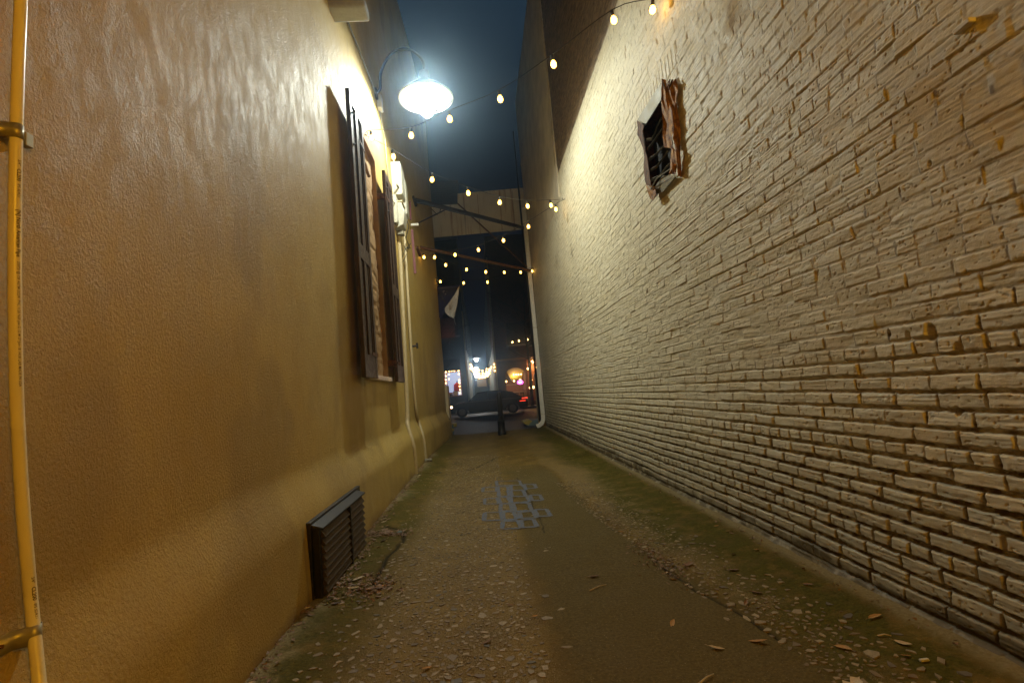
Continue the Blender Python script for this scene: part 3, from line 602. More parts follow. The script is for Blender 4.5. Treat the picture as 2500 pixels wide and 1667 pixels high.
# pink strip and white bracket
def lw(px, py, off=.02):
    p = onX(px, py, LX + off); x = float(lwx(p.y)) + off; return onX(px, py, x)
a, b = lw(1001, 492), lw(1003, 537); tag(MB().bar(a, b, .035, .02).build('faded_strip', M['pink']), 'upper short length of faded red strip on the left wall', 'strip', 'faded red strips on the left wall')
a, b = lw(1006, 560), lw(1014, 668); tag(MB().bar(a, b, .05, .02).build('faded_strip', M['pink']), 'lower long length of faded red strip below the white bracket', 'strip', 'faded red strips on the left wall')
a = lw(1003, 549); tag(MB().bar(a, onY(1022, 548, a.y), .03, .05).build('wall_bracket', M['white']), 'short white bracket sticking out between the red strips', 'bracket')

# ================================================================== GOOSENECK LAMP
LP = Vector((-.47, 7.27, 5.69))      # centre of shade rim
t = thing('gooseneck_lamp', 'large bright gooseneck lamp on the left wall, shining white', 'lamp', (LX, 7.45, 5.85))
arc = [Vector((LX + .02, 7.42, 5.92)), Vector((LX + .08, 7.42, 5.98)), Vector((LX + .12, 7.40, 6.25)), Vector((LX + .30, 7.36, 6.50)), Vector((LX + .55, 7.30, 6.52)), Vector((LP.x - .02, 7.27, 6.32)), Vector((LP.x, 7.27, 6.08))]
MB().tube(cr_spline(arc, 8), .022, 12).build('arm', M['black'], t, smooth=True)
MB().tube([(LX, 7.42, 5.9), (LX + .03, 7.42, 5.9)], .09, 20).build('wall_plate', M['black'], t, smooth=True, bevel=.006)
sh = MB().lathe([(.40, 0), (.385, .012), (.26, .14), (.13, .24), (.075, .30), (.07, .42), (.03, .44)], LP, 40, close=False).build('shade', M['shadein'], t, smooth='all'); so = sh.modifiers.new('s', 'SOLIDIFY'); so.thickness = .006; so.offset = 1
MB().lathe([(.398, -.012), (.408, -.012), (.410, 0), (.408, .012), (.396, .010)], LP, 40, close=False).build('shade_rim', M['white'], t, smooth='all')
gm = NM('lit_globe_glass'); tr = gm.n('ShaderNodeBsdfTransparent'); em = gm.n('ShaderNodeEmission', in_Color=(.86, .94, 1.0), in_Strength=26.0); ad = gm.n('ShaderNodeAddShader', i0=tr.outputs[0], i1=em.outputs[0]); gm.t.links.new(ad.outputs[0], gm.o.inputs[0])
MB().lathe([(.06, .20), (.11, .14), (.155, .04), (.165, -.04), (.15, -.12), (.11, -.20), (.06, -.27), (.02, -.30)], LP, 28).build('globe', gm.m, t, smooth='all')
gc = NM('lamp_core'); tr = gc.n('ShaderNodeBsdfTransparent'); em = gc.n('ShaderNodeEmission', in_Color=(.86, .94, 1.0), in_Strength=12.0); ad = gc.n('ShaderNodeAddShader', i0=tr.outputs[0], i1=em.outputs[0]); gc.t.links.new(ad.outputs[0], gc.o.inputs[0]); M['lampcore'] = gc.m
MB().lathe([(.015, -.09), (.045, -.06), (.055, -.01), (.04, .06), (.02, .12)], (LP.x, LP.y, LP.z + .02), 16).build('bulb', M['lampcore'], t, smooth='all')
ld = bpy.data.lights.new('lamp_light', 'POINT'); ld.energy = LAMP_W; ld.color = (.96, 1, .86); ld.shadow_soft_size = .085
lo = bpy.data.objects.new('lamp_light', ld); S.collection.objects.link(lo); lo.location = (LP.x, LP.y, LP.z + .055)
# assumed lamp, unseen behind the camera, added for the orange light on the walls
t = thing('assumed_warm_lamp', 'assumed warm amber lamp on the brick wall, unseen behind the camera', 'lamp', (RX, -1.6, 3.2))
MB().tube([(RX, -1.6, 3.3), (RX - .25, -1.6, 3.4), (RX - .35, -1.6, 3.25)], .02).build('arm', M['black'], t, smooth=True)
MB().lathe([(.16, 0), (.08, .09), (.03, .12)], (RX - .35, -1.6, 3.14), 20, close=False).build('shade', M['black'], t, smooth='all')
ld = bpy.data.lights.new('assumed_warm_light', 'POINT'); ld.energy = WARM_W; ld.color = (1, .46, .012); ld.shadow_soft_size = .12
lo = bpy.data.objects.new('assumed_warm_light', ld); S.collection.objects.link(lo); lo.location = (RX - .35, -1.6, 3.05)

# ================================================================== STRING LIGHTS ACROSS THE ALLEY
def onV(px, py, P, Q):
    v = Vector(ray(px, py)); n = (Q - P).cross(Vector((0, 0, 1))); k = (P - EYE).dot(n) / v.dot(n); return EYE + v * k
sA, sB, sC, sD, sE, sF = onX(1626, -11, RX), onX(890, 330, LX), onX(1378, 487, RX - .02), Vector((-1.2, 12.0, 4.76)), onX(1302, 662, RX - .03), Vector((-1.12, 14.9, 4.62))
def bulb_mesh(n=12):
    b = MB(); b.lathe([(.006, .030), (.014, .026), (.024, .008), (.029, -.012), (.026, -.032), (.014, -.046), (.003, -.050)], (0, 0, 0), n)
    me = bpy.data.meshes.new('bulb'); me.from_pydata(b.v, [], b.f); me.materials.append(M['bulb'])
    for p in me.polygons: p.use_smooth = True
    return me
def socket_mesh():
    b = MB(); b.lathe([(.010, .085), (.016, .080), (.017, .045), (.013, .030), (.013, .020)], (0, 0, 0), 10)
    me = bpy.data.meshes.new('socket'); me.from_pydata(b.v, [], b.f); me.materials.append(M['cable']); return me
BM, SM = bulb_mesh(), socket_mesh()
def strand(P, Q, px, label, extra=()):
    t = thing('string_light', label, 'string light', P, 'festoon strings zigzagging over the alley')
    bs = [onV(a, b, P, Q) for a, b in px] + [Vector(e) for e in extra]
    top = [b + Vector((0, 0, .095)) for b in bs]
    d = (Q - P); d.z = 0; top.sort(key=lambda p: (p - P).dot(d)); line = [P] + top + [Q]
    MB().tube(cr_spline(line, 4), .0042, 6).build('cable', M['cable'], t, smooth=True)
    for i, b in enumerate(bs):
        o = bpy.data.objects.new('bulb', BM); S.collection.objects.link(o); o.parent = t; o.location = b - P; o.rotation_euler = (random.uniform(-.15, .15), random.uniform(-.15, .15), 0)
        s = bpy.data.objects.new('socket', SM); S.collection.objects.link(s); s.parent = o
for P, lab in ((sA, 'hook on the brick wall holding the nearest string'), (sB, 'hook by the near shutter where two strings meet'), (sC, 'hook on the brick wall below the light edge'), (sD, 'hook on the left wall near the rusty beam'), (sE, 'hook by the downspout at the right corner'), (sF, 'hook by the flag at the left corner')):
    s = 1 if P.x > 0 else -1; w = RX if s > 0 else float(lwx(P.y))
    tag(MB().tube([(w + s * .05, P.y, P.z + .01), (P.x - s * .03, P.y, P.z), (P.x - s * .04, P.y, P.z + .03)], .006, 6).build('cup_hook', M['darksteel']), lab, 'hook', 'hooks holding the festoon strings')
strand(sA, sB, [(1498, 47), (1351, 155), (1221, 240), (1098, 289), (1004, 329), (907, 335)], 'nearest string of warm bulbs, passing just under the bright lamp', [(1.80, 4.09, 4.47)])  # extra bulb by the brick wall hook is assumed, just out of frame
strand(sB, sC, [(960, 381), (1055, 437), (1143, 470), (1220, 493), (1288, 502), (1345, 500)], 'second string of warm bulbs, from the near shutter down to the brick wall')
strand(sC, sD, [(1357, 510), (1290, 552), (1229, 586), (1168, 609), (1111, 621), (1061, 627), (1035, 627)], 'third string of warm bulbs, from the brick wall back to the left wall')
strand(sD, sE, [(1088, 646), (1139, 657), (1186, 663), (1231, 664), (1271, 664)], 'fourth string of warm bulbs, running beside the rusty beam')
strand(sE, sF, [(1299, 661), (1190, 688), (1132, 690), (1075, 687)], 'farthest string of warm bulbs, lowest one, above the flag')
# assumed unseen string above the camera, continuing the zigzag, added for warm light
strand(sA + Vector((0, -.01, .01)), Vector((LX, 1.2, 4.8)), [], 'assumed string of warm bulbs above the camera, out of the picture', [(1.8, 3.95, 4.5), (1.25, 3.5, 4.35), (.75, 3.05, 4.3), (.25, 2.6, 4.28), (-.25, 2.1, 4.35), (-.75, 1.65, 4.5), (-1.15, 1.3, 4.65)])

# ================================================================== RUSTED VENT ON THE BRICK WALL
def vent():
    t = thing('rusted_vent', 'torn rusty metal vent with bent louvres on the painted brick wall', 'vent', (RX, 4.6, 3.4))
    X = RX - .03
    def Q(px, py, x=X): return onX(px, py, x)
    def sheet(name, pts, mat, th=.004, bend=0):
        b = MB(); b.prism(pts, (th, 0, 0)); return b.build(name, mat, t)
    # crop frame of the photograph: 1500..1750 x 150..520 at 4.236x
    C = lambda x, y, dx=0: Q(1500 + x / 4.236, 150 + y / 4.236, X - dx)
    sheet('top_flange', [C(235, 605), C(480, 225), C(488, 390), C(320, 655)], M['galv'])
    def strip(name, L, R, mat, dx=(.03, .0)):       # crumpled vertical strips with relief
        b = MB(); n = len(L); vs = []
        for i in range(n):
            for k in range(4):
                u = k / 3; x = L[i][0] * (1 - u) + R[i][0] * u; y = L[i][1] * (1 - u) + R[i][1] * u
                vs.append(C(x, y, dx[0] * (1 - u) + dx[1] * u + random.uniform(-.008, .012)))
        b.add(vs, [(i * 4 + k, i * 4 + k + 1, (i + 1) * 4 + k + 1, (i + 1) * 4 + k) for i in range(n - 1) for k in range(3)])
        o = b.build(name, mat, t); so = o.modifiers.new('s', 'SOLIDIFY'); so.thickness = .004; return o
    strip('side_flange', [(488, 180), (490, 290), (485, 400), (495, 520), (505, 640), (500, 760), (515, 890), (590, 900), (585, 1000), (580, 1100), (565, 1165)],
          [(530, 195), (545, 290), (560, 400), (600, 520), (610, 640), (600, 760), (605, 890), (640, 930), (650, 1010), (640, 1100), (635, 1170)], M['rust'], (.05, .03))
    strip('wall_flange', [(530, 290), (560, 400), (600, 520), (612, 700), (605, 800), (640, 930), (650, 1100), (655, 1180)],
          [(640, 180), (660, 300), (640, 420), (665, 600), (690, 720), (680, 900), (690, 1080), (690, 1200)], M['rust'], (.03, -.018))
    strip('left_flange', [(235, 610), (245, 690), (240, 760), (262, 800), (300, 900), (312, 980), (305, 1100), (320, 1240), (350, 1320)],
          [(310, 660), (295, 720), (300, 770), (310, 850), (325, 930), (345, 1000), (360, 1120), (375, 1230), (385, 1320)], M['rustdark'], (.0, .03))
    sheet('bottom_flange', [C(425, 1290, .03), C(500, 1180, .03), C(635, 1180, .02), C(630, 1205, .01), C(500, 1350, .01), (C(430, 1375, .01)), C(405, 1330, .02)], M['galv'])
    strip('torn_corner', [(330, 1290), (345, 1340), (365, 1400), (375, 1420)], [(400, 1290), (430, 1330), (430, 1375), (400, 1435)], M['rust'], (.04, .05))
    MB().tube([C(345, 1285, .04), C(380, 1320, .06), C(415, 1250, .06), C(440, 1210, .05), C(500, 1165, .05), C(575, 1115, .04)], .006, 6).build('bent_wire', M['galv'], t, smooth=True)
    for pts in ([(488, 575), (440, 660), (410, 745), (385, 790), (330, 800)], [(490, 690), (430, 780), (380, 850), (345, 890)], [(505, 870), (450, 930), (400, 975), (355, 1005)],
                [(548, 915), (495, 1000), (440, 1070), (375, 1110)], [(580, 1040), (520, 1100), (470, 1170), (380, 1215)]):
        b = MB(); vs = []
        for i, (x, y) in enumerate(pts):
            u = i / (len(pts) - 1); a = C(x, y, .035 - .02 * u); c = C(x + 6, y + 14 + 20 * u, -.01 - .03 * u); vs += [a, a.lerp(c, .5) + Vector((-.004, 0, 0)), c]
        b.add(vs, [(i * 3 + k, i * 3 + k + 1, i * 3 + k + 4, i * 3 + k + 3) for i in range(len(pts) - 1) for k in range(2)])
        o = b.build('louvre', M['galv'] if len(pts) else None, t); so = o.modifiers.new('s', 'SOLIDIFY'); so.thickness = .003
    MB().tube([C(500, 200, .05), C(528, 300, .07), C(560, 250, .05), C(575, 190, .03)], .007, 6).tube([C(600, 190, .02), C(560, 300, .05)], .008, 6).build('torn_edge', M['rustdark'], t)
vent()
# white clip high on the brick wall
p, q = onX(2335, 82, RX - .01), onX(2376, 47, RX - .01)
tag(MB().bar(p, q, .035, .02).build('wall_clip', M['white'], bevel=.004), 'short white plastic clip stuck high on the brick wall', 'clip')

# ================================================================== DOWNSPOUT
t = thing('downspout', 'white metal downspout with a kicked-out foot at the right corner', 'downspout', (RX, 15.6, 0))
DX, DY = RX - .09, 15.40
low = [onY(1341, 960, DY), onY(1344, 1005, DY)]
sx_ = onY(1311, 700, DY).x
pts = [Vector((DX, DY, 6.9)), Vector((DX, DY, 4)), Vector((DX, DY, 2)), Vector((DX, DY, .42)), Vector((DX, DY, .26)), Vector((DX - .05, DY - .01, .14)), Vector((DX - .14, DY - .02, .09)), Vector((DX - .22, DY - .03, .06))]
def rect_tube(pts, w, d):
    b = MB(); vs = []
    for i, p in enumerate(pts):
        dr = (pts[min(i + 1, len(pts) - 1)] - pts[max(i - 1, 0)]).normalized(); u = Vector((0, 1, 0)); v = dr.cross(u).normalized()
        for a, c in ((-1, -1), (1, -1), (1, 1), (-1, 1)): vs.append(p + v * a * w / 2 + u * c * d / 2)
    n = len(pts); b.add(vs, [(i * 4 + k, i * 4 + (k + 1) % 4, (i + 1) * 4 + (k + 1) % 4, (i + 1) * 4 + k) for i in range(n - 1) for k in range(4)] + [(0, 1, 2, 3)]); return b
rect_tube(pts, .125, .10).build('pipe', M['gutter'], t, bevel=.012)
for z in (.40, 3.05, 5.8): MB().box(DX - .06, DX + .09, DY - .05, DY + .05, z, z + .03).build('strap', M['cream'], t)
tag(MB().tube([(DX - .09, 15.5, .2), (DX - .09, 15.5, 9.5)], .03, 8).build('black_pipe', M['black']), 'thin black pipe running up behind the white downspout', 'pipe')

# ================================================================== BEAMS AND PANEL AT THE ALLEY MOUTH
def lend(px, py): return lw(px, py, .0)
A1 = lend(1013, 489); A2 = Vector((onY(1281, 557, 15.45).x, 15.45, onY(1281, 557, 15.45).z))
tag(MB().bar(A1, A2, .07, .09).build('tie_beam', M['darksteel']), 'upper dark steel beam crossing below the pale panel', 'beam', 'steel beams between the walls')
B1 = Vector((-1.2, 12.0, 4.83)); B2 = onY(1300, 662, 15.40)
tag(MB().bar(B1, B2, .06, .06).build('tie_beam', M['rustdark']), 'lower rusty beam beside the fourth string of bulbs', 'beam', 'steel beams between the walls')
tag(MB().bar(onY(1117, 497, 15.3), onY(1290, 655, 15.42), .035).build('brace_rod', M['rustdark']), 'long rusty diagonal rod from the panel down to the downspout', 'brace', 'thin braces by the beams')
tag(MB().bar(lend(1012, 549), onY(1090, 511, 14.6), .03).build('brace_rod', M['darksteel']), 'short dark brace rising from the left wall to the upper beam', 'brace', 'thin braces by the beams')
tag(MB().bar(onY(1045, 502, 15.0), onY(1068, 525, 14.9), .02).bar(onY(1078, 502, 15.0), onY(1073, 520, 14.9), .02).build('brace_rod', M['darksteel']), 'small forked brace between the short brace and upper beam', 'brace', 'thin braces by the beams')
tag(MB().bar(lend(1008, 480), lend(1016, 503), .06, .05).build('beam_plate', M['darksteel']), 'dark plate fixing the upper beam to the left wall', 'plate', 'beam fixing plates')
tag(MB().bar(lend(1018, 604), lend(1026, 624), .06, .06).build('beam_plate', M['rustdark']), 'rusty plate fixing the lower beam to the left wall', 'plate', 'beam fixing plates')
PY = 15.9
pl = [onY(1051, 503, PY), onY(1117, 499, PY), onY(1117, 473, PY), onY(1286, 458, PY), onY(1290, 558, PY), onY(1055, 580, PY)]
t = thing('steel_panel', 'pale rust-streaked sheet panel spanning the mouth of the alley', 'panel', (0, PY, 6.2))
MB().prism(pl[::-1], (0, .06, 0)).build('sheet', M['steelpanel'], t)
for px in (1130, 1165, 1218, 1250): MB().bar(onY(px, 474 if px < 1200 else 466, PY - .012), onY(px + 8, 573 if px < 1200 else 563, PY - .012), .012, .012).build('seam', M['rust'] if px in (1165, 1218) else M['galv'], t)
MB().bar(onY(1046, 450, PY - .03), onY(1056, 590, PY - .03), .03).build('side_post', M['black'], t)
t = thing('brick_parapet', 'dark brick parapet standing left of the pale panel', 'parapet', (-1, 16.4, 7))
MB().prism([onY(x, y, 16.3) for x, y in ((985, 505), (1120, 499), (1118, 440), (985, 452))], (0, .4, 0)).build('masonry', M['darkbrick'], t)
MB().prism([onY(x, y, 16.27) for x, y in ((985, 509), (1122, 503), (1122, 498), (985, 504))], (0, .45, 0)).build('coping', M['concrete'], t)

# ================================================================== FLAG
t = thing('flag', 'navy and white flag hanging on a short pole at the left corner', 'flag', (-1.05, 15.3, 4.6))
FY = 15.25
MB().tube([onY(1052, 683, 15.1), onY(1068, 708, 15.2), onY(1088, 740, 15.28), onY(1097, 745, 15.3)], .014, 8).build('pole', M['darksteel'], t, smooth=True)
MB().box(-1.13, -1.02, 15.05, 15.15, 4.66, 4.78).build('bracket', M['darksteel'], t)
def cloth(name, poly, mat, yo, amp=.03):
    # fan of strips between two edges
    (L, R) = poly; n = 14; m = 8; vs = []
    def ip(E, t): s = t * (len(E) - 1); i = min(int(s), len(E) - 2); f = s - i; return (E[i][0] * (1 - f) + E[i + 1][0] * f, E[i][1] * (1 - f) + E[i + 1][1] * f)
    for i in range(n + 1):
        a = ip(L, i / n); b = ip(R, i / n)
        for k in range(m + 1):
            u = k / m; vs.append(onY(a[0] * (1 - u) + b[0] * u, a[1] * (1 - u) + b[1] * u, FY + yo + amp * math.sin(u * 9 + i * .5) * (i / n)))
    b = MB().add(vs, [(i * (m + 1) + k, i * (m + 1) + k + 1, (i + 1) * (m + 1) + k + 1, (i + 1) * (m + 1) + k) for i in range(n) for k in range(m)])
    o = b.build(name, mat, t, smooth='all'); so = o.modifiers.new('s', 'SOLIDIFY'); so.thickness = .004; return o
cloth('navy_field', ([(1060, 700), (1064, 725), (1068, 750), (1072, 775), (1076, 778)], [(1122, 696), (1110, 716), (1098, 736), (1088, 757), (1080, 775)]), M['navy'], .02)
cloth('white_field', ([(1122, 697), (1108, 722), (1095, 740), (1086, 752), (1086, 762), (1096, 772), (1108, 777)], [(1122.5, 697), (1119, 720), (1116, 745), (1112, 760), (1110, 770), (1109, 775), (1108.5, 777)]), M['flagwhite'], 0)
MB().tube([onY(1109, 777, FY), onY(1110, 785, FY), onY(1113, 793, FY)], .006, 6).build('cord', M['flagwhite'], t)
def text_on(body, size, px, py, Y, mat, parent, name, rot=0.0, ext=.002):
    c = bpy.data.curves.new('t', 'FONT'); c.body = body; c.size = size; c.extrude = ext; c.align_x = 'CENTER'; c.align_y = 'CENTER'; c.resolution_u = 2
    ob = bpy.data.objects.new('t', c); S.collection.objects.link(ob); dg = bpy.context.evaluated_depsgraph_get(); me = bpy.data.meshes.new_from_object(ob.evaluated_get(dg)); bpy.data.objects.remove(ob)
    p = onY(px, py, Y); mt = Matrix.Translation(p) @ Matrix.Rotation(rot, 4, 'Y') @ Matrix.Rotation(math.pi / 2, 4, 'X'); me.transform(mt)
    return link(name, me, mat, parent)
text_on('C', .085, 1083, 712, FY - .03, M['flagwhite'], t, 'lettering', .7); text_on('T', .075, 1087, 719, FY - .03, M['flagwhite'], t, 'lettering', .7)
text_on('r', .05, 1091, 712, FY - .03, M['flagwhite'], t, 'lettering', .6)
text_on('THE', .085, 1098, 751, FY - .045, M['ink'], t, 'lettering', 1.45)
# black smudges near base and wooden stick against left wall end
tag(MB().tube([onY(1074, 990, 15.05), onY(1081, 1030, 15.05), onY(1088, 1072, 15.0)], .012, 6).box(-1.06, -.98, 15.0, 15.08, .52, .55).build('metal_rod', M['darksteel']), 'thin dark rod leaning against the low left pier', 'rod')

# ================================================================== BOLLARD
bp = onZ(1226, 1062, -.01)
t = thing('bollard', 'black fluted metal bollard standing at the end of the alley', 'bollard', bp)
MB().lathe([(.115, 0), (.115, .10), (.105, .12), (.100, .36), (.106, .37), (.106, .40), (.080, .43)], bp, 20).build('base', M['black'], t, smooth=True)
MB().lathe([(.078, .42), (.070, .98), (.070, 1.03)], bp, 12).build('post', M['black'], t)
MB().lathe([(.074, 1.02), (.082, 1.03), (.082, 1.06), (.070, 1.08), (.072, 1.12), (.06, 1.17), (.035, 1.20), (.01, 1.21)], bp, 20).build('cap', M['black'], t, smooth=True)

# ================================================================== KERB-SIDE THINGS
t = thing('planter', 'low pale blue planter with yellow edge right of the bollard', 'planter', (1.5, 17.2, 0))
q0 = onZ(1280, 1043, 0); Yp = 16.9
MB().prism([onY(x, y, Yp) for x, y in ((1284, 1044), (1330, 1042), (1330, 1024), (1290, 1027))], (0, 1.2, 0)).build('body', M['blueplanter'], t, bevel=.01)
MB().prism([onY(x, y, Yp - .01) for x, y in ((1279, 1034), (1290, 1038), (1300, 1027), (1292, 1025), (1279, 1030))], (0, 1.0, 0)).build('rim', M['yellowp'], t, bevel=.01)
q = onZ(1100, 1062, -.01)
t = thing('bucket', 'small pale blue bucket with yellow band by the left corner', 'bucket', q)
MB().lathe([(.10, 0), (.12, .30), (.125, .31), (.11, .30)], q, 18).build('body', M['blueplanter'], t, smooth=True)
MB().lathe([(.112, .12), (.118, .13), (.122, .19), (.116, .2)], q, 18, close=False).build('band', M['yellowp'], t, smooth=True)
MB().tube([q + Vector((.12 * math.cos(a), 0, .30 + .05 * math.sin(a))) for a in [i * math.pi / 8 for i in range(9)]], .006, 6).build('handle', M['darksteel'], t)
q = onZ(1105, 1042, -.01)
tag(MB().box(q.x - .12, q.x + .16, q.y, q.y + .3, -.012, .12).build('crate', M['yellowp'], bevel=.01), 'low yellowish crate just behind the blue bucket', 'crate')
# ================================================================== CAR
def car():
    Yc = 30.2; x0, x1 = onY(1091, 985, Yc).x, onY(1288, 975, Yc).x; zb = -.13; Lc = x1 - x0
    t = thing('parked_car', 'dark sedan facing left, crossing the street beyond the bollard', 'car', ((x0 + x1) / 2, Yc + .9, zb))
    k = lambda u: x0 + u * Lc
    side = [(0, .30), (0, .62), (.03, .74), (.10, .82), (.27, .93), (.72, .98), (.90, .97), (.985, .90), (1, .62), (.995, .30), (.90, .26), (.88, .44), (.855, .56), (.81, .60), (.765, .56), (.74, .44), (.72, .24), (.27, .24), (.25, .44), (.225, .56), (.18, .60), (.135, .56), (.11, .44), (.09, .26)]
    MB().prism([(k(u), Yc, zb + z) for u, z in side], (0, 1.8, 0)).build('body', M['carpaint'], t, bevel=.04)
    b = MB(); lo = [(.26, .93), (.92, .96)]; hi = [(.38, 1.38), (.50, 1.44), (.68, 1.43), (.82, 1.22)]
    b.prism([(k(u), Yc + .12, zb + z) for u, z in [(.26, .92), (.38, 1.36), (.50, 1.42), (.68, 1.41), (.82, 1.25), (.93, .95)]], (0, 1.56, 0)); b.build('cabin', M['carglass'], t, bevel=.05)
    MB().prism([(k(u), Yc + .15, zb + z) for u, z in [(.37, 1.375), (.50, 1.44), (.68, 1.43), (.83, 1.25), (.83, 1.22), (.68, 1.39), (.5, 1.40), (.38, 1.34)]], (0, 1.5, 0)).build('roof', M['carpaint'], t, bevel=.01)
    for u in (.18, .81):
        w = MB().tube([(k(u), Yc + .0, zb + .32), (k(u), Yc + .22, zb + .32)], .32, 24).build('tyre', M['tyre'], t, smooth=True, bevel=.02)
        MB().tube([(k(u), Yc - .01, zb + .32), (k(u), Yc + .02, zb + .32)], .20, 16).build('rim', M['chrome'], w)
    MB().box(k(0) - .02, k(.065), Yc - .015, Yc + .25, zb + .60, zb + .72).build('headlight', M['head'], t, bevel=.02)
    MB().box(k(.93), k(1) + .012, Yc - .015, Yc + .2, zb + .80, zb + .86).build('tail_light', M['tail'], t, bevel=.01)
    MB().box(k(.90), k(.975), Yc - .015, Yc + .1, zb + .66, zb + .70).build('tail_light', M['tail'], t, bevel=.01)
    MB().box(k(.08), k(.90), Yc - .012, Yc, zb + .88, zb + .895).build('trim', M['chrome'], t)
    MB().bar((k(.50), Yc + .11, zb + .95), (k(.50), Yc + .11, zb + 1.40), .05).bar((k(.70), Yc + .11, zb + .95), (k(.70), Yc + .11, zb + 1.38), .05).build('pillar', M['carpaint'], t)
    MB().box(k(.29), k(.33), Yc - .15, Yc, zb + .93, zb + 1.05).build('mirror', M['carpaint'], t, bevel=.02)
car()

# ================================================================== FAR SIDE OF THE STREET
FYY = 38.0
def Fp(px, py, d=0): return onY(px, py, FYY + d)
def rect_z(b, px0, px1, py0, py1, d0, d1):
    a = onY(px0, (py0 + py1) / 2, FYY + d0); c = onY(px1, (py0 + py1) / 2, FYY + d0); xm = (px0 + px1) / 2
    zt = onY(xm, py0, FYY + d0).z; zb = onY(xm, py1, FYY + d0).z
    b.box(a.x, c.x, FYY + min(d0, d1), FYY + max(d0, d1), zb, zt); return (a.x, c.x, zb, zt)
XL, XR = -.95, 1.2
# left shop building, with an opening for the display windows
t = thing('shop_building', 'dark grey-green shop building across the street on the left', 'building', (-8, FYY, 0))
wx0, wx1, wz0, wz1 = -3.6, Fp(1127, 935).x, 1.15, 3.05
b = MB(); b.box(-20, wx0, FYY, FYY + 8, -.3, 13.4).box(wx1, XL, FYY, FYY + 8, -.3, 13.4).box(wx0, wx1, FYY + 0, FYY + 8, wz1, 13.4).box(wx0, wx1, FYY, FYY + 8, -.3, wz0); b.build('wall', M['greybrick'], t)
MB().box(-20.2, XL + .1, FYY - .25, FYY, 13.1, 13.5).build('cornice', M['concrete'], t)
MB().box(wx0, wx1, FYY + 2.4, FYY + 2.45, wz0, wz1).build('window_backdrop', M['shopglow'], t)
MB().box(wx0, wx1, FYY + .2, FYY + 2.3, wz0 - .02, wz0 + .02).build('window_floor', M['timber'], t)
f = MB(); xm = Fp(1088, 935).x
for x in (Fp(1078, 935).x, Fp(1086, 935).x, Fp(1090.5, 935).x, wx1 - .06): f.box(x, x + .06, FYY - .02, FYY + .06, wz0, wz1)
f.box(wx0, wx1, FYY - .02, FYY + .06, wz1 - .06, wz1).box(wx0, wx1, FYY - .021, FYY + .059, wz0, wz0 + .07); f.build('window_frame', M['timber'], t)
MB().prism([(-9, FYY - 1.3, 3.0), (-1.35, FYY - 1.3, 3.0), (-1.35, FYY, 3.9), (-9, FYY, 3.9)], (0, .02, .05)).build('awning', M['awn'], t)
for x in (-1.9, -5.2):
    for z in (5.7, 9.2):
        w = MB().box(x - .55, x + .55, FYY - .03, FYY - .005, z, z + 1.9).build('window', M['dim'], t); MB().box(x - .65, x + .65, FYY - .08, FYY - .03, z - .12, z).build('sill', M['concrete'], w)
# amber lit brick panel behind the tree
o = MB(); r = rect_z(o, 1077, 1110, 776, 824, -.30, -.12); o.build('upper_bay', M['redbrick'], t)
ld = bpy.data.lights.new('bay_light', 'SPOT'); ld.energy = 10; ld.color = (1, .45, .15); ld.spot_size = 1.3; ld.shadow_soft_size = .1  # assumed spot and fixture, added to light the amber bay
lo = bpy.data.objects.new('bay_light', ld); S.collection.objects.link(lo); lo.location = ((r[0] + r[1]) / 2, FYY - 1.0, r[2] - .3); lo.rotation_euler = (math.radians(125), 0, 0)
fix = tag(MB().box((r[0] + r[1]) / 2 - .08, (r[0] + r[1]) / 2 + .08, FYY - 1.1, FYY - .9, r[2] - .45, r[2] - .36).bar(((r[0] + r[1]) / 2, FYY - 1.0, r[2] - .42), ((r[0] + r[1]) / 2, FYY, r[2] - .5), .04).build('assumed_uplight', M['black']), 'assumed small uplighter under the amber brick bay across the street', 'light')
# bulbs round the window
def far_bulbs(name, label, pts, Y, r=.035, mat='fbulb', group=None, cable=True):
    P = [onY(a, b, Y) if len((a, b)) == 2 else None for a, b in pts]
    t = thing(name, label, 'string light', P[0], group)
    if cable: MB().tube(P, .008, 5).build('cable', M['cable'], t)
    for p in P: MB().lathe([(.3 * r, r), (r, .3 * r), (r, -.3 * r), (.3 * r, -r)], p, 8).build('bulb', M[mat], t, smooth='all')
far_bulbs('string_light', 'warm bulbs up the left post of the far display window', [(1088.5, y) for y in (908, 918, 927, 935, 944, 952, 962)], FYY - .08, .045)
far_bulbs('string_light', 'warm bulbs framing the top and right of the far display window', [(1096, 925), (1096, 914), (1097, 906), (1103, 905), (1109, 905), (1119.5, 905), (1120, 913), (1121, 928), (1121.5, 935), (1122, 943), (1123, 951), (1123, 959)], FYY - .08, .045)
# dress form with red sweater
c = onY(1116.5, 945, FYY + .8); t = thing('dress_form', 'dress form in a red sweater in the far shop window', 'mannequin', (c.x, c.y, wz0))
MB().lathe([(.02, -.55), (.02, -.25)], c, 8).lathe([(.16, -.02), (.02, .0)], (c.x, c.y, wz0 + .02), 12).build('stand', M['black'], t)
b = MB().lathe([(.20, -.32), (.19, -.1), (.20, .1), (.20, .22), (.12, .32), (.05, .35)], c, 14); b.tube([c + Vector((-.18, 0, .22)), c + Vector((-.24, -.05, -.25))], [.075, .05], 8).tube([c + Vector((.18, 0, .22)), c + Vector((.24, -.05, -.25))], [.075, .05], 8); b.build('sweater', M['red'], t, smooth='all')
MB().lathe([(.04, .35), (.035, .45), (.01, .48)], c, 8).build('neck', M['black'], t)
